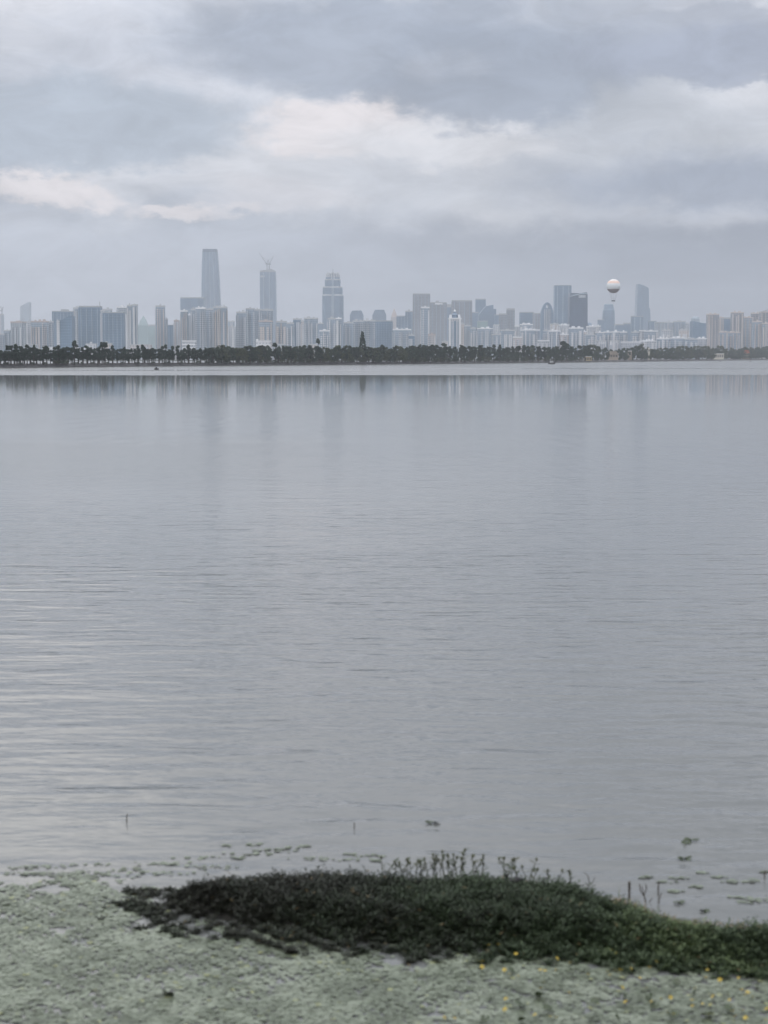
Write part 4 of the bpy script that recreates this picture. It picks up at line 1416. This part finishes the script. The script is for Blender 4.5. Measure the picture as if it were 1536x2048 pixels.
def dry_fringe(count):
    """straw-coloured stems along the water's edge on the right"""
    rng = RNG
    line = np.array([G(x, y, .12) for x, y in ((1225, 1787), (1262, 1803), (1300, 1816), (1350, 1829), (1440, 1838), (1536, 1845), (1700, 1856))])
    s = rng.uniform(0, 1, count) ** 1.3 * (len(line) - 1)
    k = np.minimum(s.astype(int), len(line) - 2)
    P = line[k] + (line[k + 1] - line[k]) * (s - k)[:, None] + rng.normal(0, .045, (count, 2))
    a = rng.uniform(0, 6.28, count)
    e = rng.uniform(-.05, .8, count)
    Dd = np.column_stack([np.cos(a) * np.cos(e), np.sin(a) * np.cos(e), np.sin(e)])
    B = np.column_stack([P, soil_h(P) * .5 + .05 + rng.uniform(0, .06, count)])
    V, Fc, cnt = leaf_batch(B, Dd, rng.uniform(.05, .14, count), rng.uniform(.004, .008, count), .1, rng)
    o = link('dry_stems', np_mesh('dry_stems', V, Fc, cnt, M_WEED, np.repeat(rng.uniform(.86, 1.0, count), 4)))
    tag(o, 'straw brown dead stems fringing the bank at the right', 'dry grass', kind='stuff')


dry_fringe(1500)

# ------------------------------------------------------------------ floating leaves
def pad_mat():
    m, t, p = new_mat('floating_heart_leaf')
    a = t.n.new('ShaderNodeAttribute')
    a.attribute_name = 'tint'
    r = t.n.new('ShaderNodeValToRGB')
    t.l.new(a.outputs['Fac'], r.inputs[0])
    e = r.color_ramp.elements
    e[0].position, e[0].color = 0.0, (.060, .065, .038, 1)
    e[1].position, e[1].color = 1.0, (.30, .27, .10, 1)
    for pos, c in ((.15, (.105, .124, .080)), (.5, (.150, .174, .118)), (.85, (.196, .220, .158)), (.93, (.22, .25, .12))):
        q = e.new(pos)
        q.color = c + (1,)
    t.l.new(r.outputs[0], p.inputs['Base Color'])
    p.inputs['Roughness'].default_value = .42
    return m


M_PAD = pad_mat()
PADN = 8


def pads_mesh(name, P, z, rad, tilt, tint, rng):
    n = len(P)
    ang = np.linspace(.25, 6.28 - .25, PADN - 1)
    shape = np.concatenate([[[.12, 0]], np.column_stack([np.cos(ang), np.sin(ang)])])   # notch + rim
    rot = rng.uniform(0, 6.28, n)
    c, s = np.cos(rot), np.sin(rot)
    asp = rng.uniform(.8, 1.15, n)
    lx = shape[None, :, 0] * rad[:, None]
    ly = shape[None, :, 1] * (rad * asp)[:, None]
    X = P[:, None, 0] + lx * c[:, None] - ly * s[:, None]
    Y = P[:, None, 1] + lx * s[:, None] + ly * c[:, None]
    tx, ty = rng.normal(0, 1, n) * tilt, rng.normal(0, 1, n) * tilt
    Z = z[:, None] + (X - P[:, None, 0]) * tx[:, None] + (Y - P[:, None, 1]) * ty[:, None] + .15 * (lx ** 2 + ly ** 2) / rad[:, None] * rng.uniform(0, 1, n)[:, None]
    Z = np.maximum(Z, .0035 + .0015 * rng.uniform(0, 1, Z.shape))
    V = np.stack([X, Y, Z], -1).reshape(-1, 3)
    return np_mesh(name, V, np.arange(n * PADN), np.full(n, PADN), M_PAD, np.repeat(tint, PADN))


mat_out = [(-400, 1738), (0, 1745), (110, 1741), (210, 1752), (270, 1775), (340, 1810), (430, 1830), (520, 1845), (640, 1868), (760, 1875), (1000, 1885), (1280, 1905), (1536, 1925), (1900, 1960),
           (1900, 2330), (-400, 2330)]
MAT = np.array([G(x, y) for x, y in mat_out])


def leaf_mat_field(count):
    rng = RNG
    P = np.column_stack([rng.uniform(-4.4, 4.4, count), rng.uniform(MAT[:, 1].min(), MAT[:, 1].max(), count)])
    d = sdist(P, MAT)
    nz = wnoise(P, .9) * .6 + wnoise(P + 4.4, .33) * .4
    soft = np.clip((d + .35) / 1.15, 0, 1)
    dens = np.clip(soft * 1.25 - np.clip((.47 - nz) / .2, 0, 1) * .95 - (1 - soft) * np.clip((.66 - nz) / .2, 0, 1), 0, 1)
    keep = (d > -.3) & (rng.uniform(0, 1, count) < dens)
    P = P[keep]
    d = d[keep]
    n = len(P)
    tint = np.clip(.5 + .95 * (wnoise(P + 1.7, .8) - .5) + .5 * (wnoise(P + 9.1, .3) - .5) + rng.normal(0, .07, n), .15, .85)
    tint = np.where(rng.uniform(0, 1, n) < .02, rng.uniform(0, .15, n), tint)
    tint = np.where(rng.uniform(0, 1, n) < .012, .95, tint)
    rad = rng.uniform(.013, .024, n) + rng.uniform(0, .016, n) * wnoise(P + 5.5, .5)
    z = rng.uniform(.004, .012, n) * np.clip(d + .5, .2, 1)
    o = link('floating_leaves', pads_mesh('floating_leaves', P, z, rad, .05, tint, rng))
    tag(o, 'pale grey-green mat of small floating leaves in the foreground', 'floating leaves', kind='stuff')


leaf_mat_field(110000)


def rafts():
    """thin scattered rafts of leaves off the mat and off the right shore"""
    rng = RNG
    L = [(40, 1735, 60, 3), (110, 1733, 45, 3), (180, 1729, 40, 2.5), (250, 1740, 60, 4), (330, 1728, 60, 4), (330, 1745, 70, 5), (390, 1716, 40, 2.5), (420, 1735, 60, 4), (470, 1716, 40, 3), (500, 1708, 60, 3.5), (545, 1703, 40, 2.5),
         (590, 1696, 28, 3), (610, 1693, 14, 2), (700, 1709, 30, 2), (745, 1712, 35, 2.5), (455, 1692, 8, 1.5), (500, 1690, 14, 1.5), (560, 1700, 20, 1.5), (625, 1718, 40, 2.5), (690, 1720, 50, 2.5), (755, 1722, 25, 2.5), (150, 1748, 120, 6), (60, 1750, 80, 5),
         (1290, 1755, 12, 2), (1330, 1765, 30, 2.5), (1350, 1784, 16, 2.5), (1395, 1775, 18, 2.5), (1405, 1747, 14, 2), (1440, 1755, 20, 2), (1470, 1796, 20, 2.5), (1500, 1763, 28, 3), (1510, 1800, 30, 4), (1490, 1805, 30, 3.5), (1360, 1757, 24, 2), (1530, 1745, 20, 2), (1470, 1765, 30, 2.5)]
    PP = []
    for px, py, rx, ry in L:
        c = np.array(G(px, py))
        ax = abs(G(px + rx, py)[0] - c[0])
        ay = abs(G(px, py - ry)[1] - c[1])
        k = int(max(10, ax * ay * 900))
        PP.append(c + rng.normal(0, .5, (k, 2)) * (ax, ay))
    P = np.concatenate(PP)
    n = len(P)
    o = link('floating_leaves', pads_mesh('leaf_rafts', P, rng.uniform(.004, .010, n), rng.uniform(.016, .034, n), .06, np.clip(rng.normal(.33, .16, n), .02, .8), rng))
    tag(o, 'thin scattered leaf rafts drifting beyond the mat and bank', 'floating leaves', kind='stuff')


rafts()

M_PADDARK = plain('dark_green_leaf', (.040, .055, .022), .45, .3, 8.0)
M_PADYEL = plain('yellow_green_leaf', (.26, .28, .07), .5, .2, 8.0)
M_STEM = plain('olive_stem', (.075, .080, .042), .7, .3, 10.0)
M_TWIG = plain('dead_twig', (.07, .058, .045), .85, .3, 10.0)
M_PETAL = plain('yellow_petal', (.52, .38, .05), .55, .12, 20.0)
M_WOOD = plain('black_wet_wood', (.012, .011, .010), .55, .4, 8.0)


def leaf_disc(r, n=9, cup=.25, notch=True):
    """small cupped leaf as a fan"""
    vs = [(0, 0, 0)]
    a0 = .25 if notch else 0.0
    for k in range(n):
        a = a0 + (6.283 - 2 * a0) * k / (n - 1)
        w = r * (1 + .06 * math.sin(3 * a))
        vs.append((w * math.cos(a), w * math.sin(a), cup * r * (.6 + .4 * math.sin(2 * a))))
    return vs, [(0, i, i + 1) for i in range(1, n)]


# three drifting leaf clusters on open water
for lb, px, py, offs in (
        ('single thin curled leaf drifting on open water', 865, 1648, [(-9, 0, .05), (0, -1, .06), (9, 0, .05)]),
        ('upper of two dark leaf clusters floating at right', 1379, 1685, [(-9, 2, .05), (-4, -2, .05), (6, -3, .045), (14, -3, .04), (-1, 3, .035)]),
        ('lower of two dark leaf clusters floating at right', 1369, 1720, [(-8, 0, .045), (-2, -1, .05), (8, 0, .05)]),
        ('brownish leaf floating near the right shore', 1358, 1808, [(-4, 0, .045), (4, -1, .05)]),
        ('second brownish leaf floating near the right shore', 1410, 1824, [(-4, 0, .04), (4, 1, .04)])):
    g = ground(px, py)
    o = tag(empty('leaf_cluster', (g[0], g[1], 0)), lb, 'leaf')
    for dx_, dy_, r in offs:
        q = ground(px + dx_, py + dy_)
        m = MB()
        vs, fs = leaf_disc(r * .8, 9, .3)
        m.poly(vs, fs)
        m.build('leaf', M_PADDARK, o, False, (q[0] - g[0], q[1] - g[1], .012), (random.uniform(-.5, .5), random.uniform(-.3, .3), random.uniform(0, 6.28)))

# ------------------------------------------------------------------ yellow flowers over the leaf mat
def flower_meshes():
    m = MB()
    for k in range(5):
        a = 2 * math.pi * k / 5
        ca, sa = math.cos(a), math.sin(a)
        def pt(r, w, z):
            return (r * ca - w * sa, r * sa + w * ca, z)
        m.poly([pt(.003, 0, 0), pt(.012, -.008, .006), pt(.021, -.009, .005), pt(.024, 0, .008), pt(.021, .009, .005), pt(.012, .008, .006)], [(0, 1, 2, 3), (0, 3, 4, 5)])
    pet = m.mesh('petals', M_PETAL)
    st = MB().tube([(0, 0, -.06), (.004, .002, -.03), (0, 0, 0)], [.0025, .0025, .004], 5).mesh('stem', M_STEM)
    return pet, st


PET, STM = flower_meshes()
FL = [(978, 1890), (997, 1889), (1032, 1908), (964, 1923), (964, 1934), (1009, 1940), (1019, 1948), (1036, 1952), (1081, 1940), (1112, 1940), (1090, 1942), (1114, 1917), (1140, 1926), (1176, 1949), (1215, 1943), (1220, 1950),
      (1241, 1940), (1262, 1937), (1299, 1935), (1280, 1956), (1245, 1975), (1082, 1976), (1138, 1985), (1251, 2004), (1303, 2003), (1293, 1976), (1322, 1998), (1341, 1995), (1385, 2012), (1384, 2000), (1390, 1976), (1405, 2008), (1426, 1993),
      (1420, 2010), (1459, 2000), (1461, 2012), (1477, 1956), (1484, 1980), (1495, 1985), (1505, 1994), (1490, 1990), (1465, 2022), (1486, 2020), (1491, 2036), (1470, 2033), (1534, 2018), (1532, 2040), (1347, 2028), (1334, 2024), (1101, 2033), (1112, 2035), (1070, 2030),
      (1010, 2019), (935, 2021), (909, 2037), (888, 2035), (1012, 1998), (1196, 1899), (1222, 1901), (1230, 1907), (1313, 1923), (1415, 1940), (1440, 1960), (1412, 1955)]
for i, (px, py) in enumerate(FL):
    z = random.uniform(.045, .075)
    g = ground(px, py, z)
    o = empty('yellow_flower', g, random.uniform(0, 6.28))
    s = random.uniform(.5, .8)
    o.scale = (s, s, s)
    tag(o, 'tiny yellow flower standing above the pale floating leaves', 'flower', 'yellow flowers over the leaf mat')
    link('petals', PET, o, None, None, (random.uniform(-.9, .2), random.uniform(-.5, .5), 0))
    link('stem', STM, o)
# darker leaves raised above the mat
DL = [(1040, 2010), (1095, 2018), (1190, 2003), (982, 2000), (971, 2038), (1310, 2012), (1455, 2018), (1180, 2038), (330, 1986), (1045, 2040), (1390, 1985), (1352, 1965), (1412, 1986), (1252, 1992), (1080, 1990), (1235, 2036), (1345, 2030), (1022, 1942), (1300, 1995), (1515, 1970)]
ORD = 'first second third fourth fifth sixth seventh eighth ninth tenth eleventh twelfth'.split()
lone = DL.pop(8)
DL.sort()
DL.insert(8, lone)
TENS = {1: 'ten', 2: 'twenty', 3: 'thirty', 4: 'forty'}


def nth(i):
    i += 1
    teen = 'thirteenth fourteenth fifteenth sixteenth seventeenth eighteenth nineteenth'.split()
    if i <= 12: return ORD[i - 1]
    if i < 20: return teen[i - 13]
    t_, u_ = divmod(i, 10)
    return (TENS[t_][:-1] + 'ieth') if u_ == 0 else TENS[t_] + '-' + ORD[u_ - 1]


LV = [MB().poly(*leaf_disc(.05, 10, .4)).mesh('raised_leaf', M_PADDARK) for _ in range(1)]
for i, (px, py) in enumerate(DL):
    g = ground(px, py, .04)
    o = tag(empty('raised_leaf', g), ('dark green leaf raised above the mat, %s of these from the left' % nth(i if i < 8 else i - 1)) if i != 8 else 'dark folded leaf lying alone on the mat at lower left', 'leaf', 'dark leaves raised above the mat' if i != 8 else None)
    s = random.uniform(.55, .95) if i != 8 else 1.5
    link('blade', LV[0], o, None, (s, s, s), (random.uniform(-.9, -.1), random.uniform(-.6, .6), random.uniform(0, 6.28)))
    link('stem', STM, o, None, (s, s, s))
g = ground(1418, 2029, .04)
o = tag(empty('raised_leaf', g), 'bright yellow-green leaf among the flowers at lower right', 'leaf')
link('blade', MB().poly(*leaf_disc(.06, 10, .2)).mesh('raised_leaf', M_PADYEL), o, None, None, (-.3, .2, .5))
link('stem', STM, o)

# ------------------------------------------------------------------ stalks along the back edge of the bank, twigs and sticks
ST = [(765, 1702), (769, 1716), (790, 1722), (800, 1711), (806, 1718), (815, 1706), (822, 1720), (830, 1714), (836, 1718), (844, 1712), (850, 1716), (857, 1713), (863, 1710), (869, 1707), (874, 1714), (880, 1706), (887, 1699), (892, 1712), (897, 1708), (902, 1700),
      (908, 1712), (914, 1708), (919, 1698), (924, 1702), (930, 1716), (944, 1704), (948, 1712), (957, 1717), (965, 1705), (962, 1726), (1007, 1718), (1012, 1720), (1017, 1711), (1023, 1708), (1034, 1712), (1040, 1726), (1058, 1711), (1054, 1730), (1064, 1738), (1098, 1734), (1142, 1740), (1112, 1738)]
ST.sort()
TENS = {1: 'ten', 2: 'twenty', 3: 'thirty', 4: 'forty'}


def nth(i):
    i += 1
    teen = 'thirteenth fourteenth fifteenth sixteenth seventeenth eighteenth nineteenth'.split()
    if i <= 12: return ORD[i - 1]
    if i < 20: return teen[i - 13]
    t_, u_ = divmod(i, 10)
    return (TENS[t_][:-1] + 'ieth') if u_ == 0 else TENS[t_] + '-' + ORD[u_ - 1]


def STL(i):
    return 'thin upright budded stalk on the bank edge, %s from the left' % nth(i)


for i, (px, yt) in enumerate(ST):
    yb = np.interp(px, [760, 900, 980, 1100, 1190], [1746, 1747, 1750, 1760, 1768])
    b = ground(px, yb, .16)
    tz = at(px, yt, b[1])[2]
    h = (tz - .16) * random.uniform(.6, .95) + .1
    o = tag(empty('weed_stalk', (b[0], b[1], .06)), STL(i), 'plant', 'stalks on the edge of the bank')
    lx, ly = random.gauss(0, .04), random.uniform(-.05, .05)
    pts = [(0, 0, 0), (lx * .25, ly * .3, h * .5), (lx, ly, h)]
    MB().tube(pts, [.005, .004, .003], 5).build('stem', M_STEM, o)
    nl = random.randint(4, 9)
    for k in range(nl):
        f = .4 + .6 * (k + 1) / nl
        m = MB()
        r = random.uniform(.012, .034)
        a = random.uniform(0, 6.28)
        vs = [(0, 0, 0), (r * 1.1, -r * .55, r * .7), (r * 2.2, 0, r * 1.2), (r * 1.1, r * .55, r * .7)]
        m.poly(vs, [(0, 1, 2), (0, 2, 3)])
        m.build('leaf', M_PADDARK if k % 3 else M_STEM, o, False, (lx * f, ly * f, h * f), (0, 0, a))
    MB().lathe([(.003, h - .01), (.011, h + .004), (.010, h + .018), (.002, h + .028)], 6, (lx, ly)).build('bud', M_STEM, o)

TW = [('thick short dead stump-like stick at the right shore', [[(1258, 1800, .010), (1259, 1780, .011), (1258.5, 1763, .012)]]),
      ('forked dead twig between two upright sticks at the right shore', [[(1298, 1803, .006), (1288, 1792, .006), (1281, 1782, .005), (1279, 1768, .005)], [(1288, 1792, .005), (1293, 1778, .005), (1292, 1768, .004)], [(1288, 1792, .004), (1284, 1772, .004)], [(1298, 1803, .004), (1304, 1796, .004)]]),
      ('thin upright dead stick with hooked tip at the right shore', [[(1317, 1792, .005), (1316.5, 1776, .007), (1317.5, 1763, .005)]]),
      ('leaning bare twig right of the hooked stick', [[(1315, 1806, .005), (1319, 1796, .005), (1323, 1785, .004)]]),
      ('short stick in the water at the far right', [[(1530, 1758, .006), (1529, 1750, .006), (1531, 1741, .007)]]),
      ('thin stick poking from the water at the left', [[(254, 1645, .006), (253.5, 1636, .006), (255, 1627, .004)]]),
      ('thin short stick poking from the water at the middle', [[(709, 1656, .006), (708.5, 1651, .006), (709, 1645, .005)]]),
      ('bent dry grass stem on the bank edge right of the stalks', [[(1183, 1768, .004), (1176, 1752, .004), (1168, 1744, .003)], [(1183, 1768, .003), (1190, 1756, .003)]])]
for lb, br_ in TW:
    p0 = br_[0][0]
    b = ground(p0[0], p0[1], .0)
    o = tag(empty('dead_stick', b), lb, 'stick')
    for k, bb in enumerate(br_):
        pts = []
        for q in bb:
            w = at(q[0], q[1], b[1])
            pts.append((w[0] - b[0], random.uniform(-.01, .01), w[2]))
        if k == 0:
            pts[0] = (pts[0][0], 0, pts[0][2] - .08)
        MB().tube(pts, [q[2] for q in bb], 6).build('stem' if k == 0 else 'branch', M_TWIG, o)

# dark piece of driftwood lying on the bank
b = ground(1028, 1768, .24)
o = tag(empty('driftwood', b, .1), 'short black piece of driftwood lying on the green bank', 'driftwood')
rings = []
for s in np.linspace(-1, 1, 9):
    rr = .035 * (1 - .55 * abs(s) ** 2.5) * (1 + .18 * math.sin(s * 7))
    rings.append([(s * .085, rr * math.cos(a) * 1.0, .03 + .008 * s + rr * math.sin(a)) for a in np.linspace(0, 6.283, 9)[:-1]])
MB().rings(rings).build('log', M_WOOD, o, True)
MB().tube([(-.06, 0, .05), (-.075, -.01, .085), (-.085, -.015, .10)], [.016, .013, .006], 6).build('knot', M_WOOD, o, True)

# ------------------------------------------------------------------ haze over the lake and city
hz, t, p = new_mat('haze_air')
t.n.remove(p)
v = t.n.new('ShaderNodeVolumePrincipled')
v.inputs['Color'].default_value = (.91, .95, 1.0, 1)
v.inputs['Density'].default_value = 1.15e-4
v.inputs['Anisotropy'].default_value = 0.0
t.l.new(v.outputs[0], t.n['Material Output'].inputs['Volume'])
h_ = MB().box(-6600, 6600, -250, 12300, -2.5, 470).build('haze', hz)
tag(h_, kind='stuff')
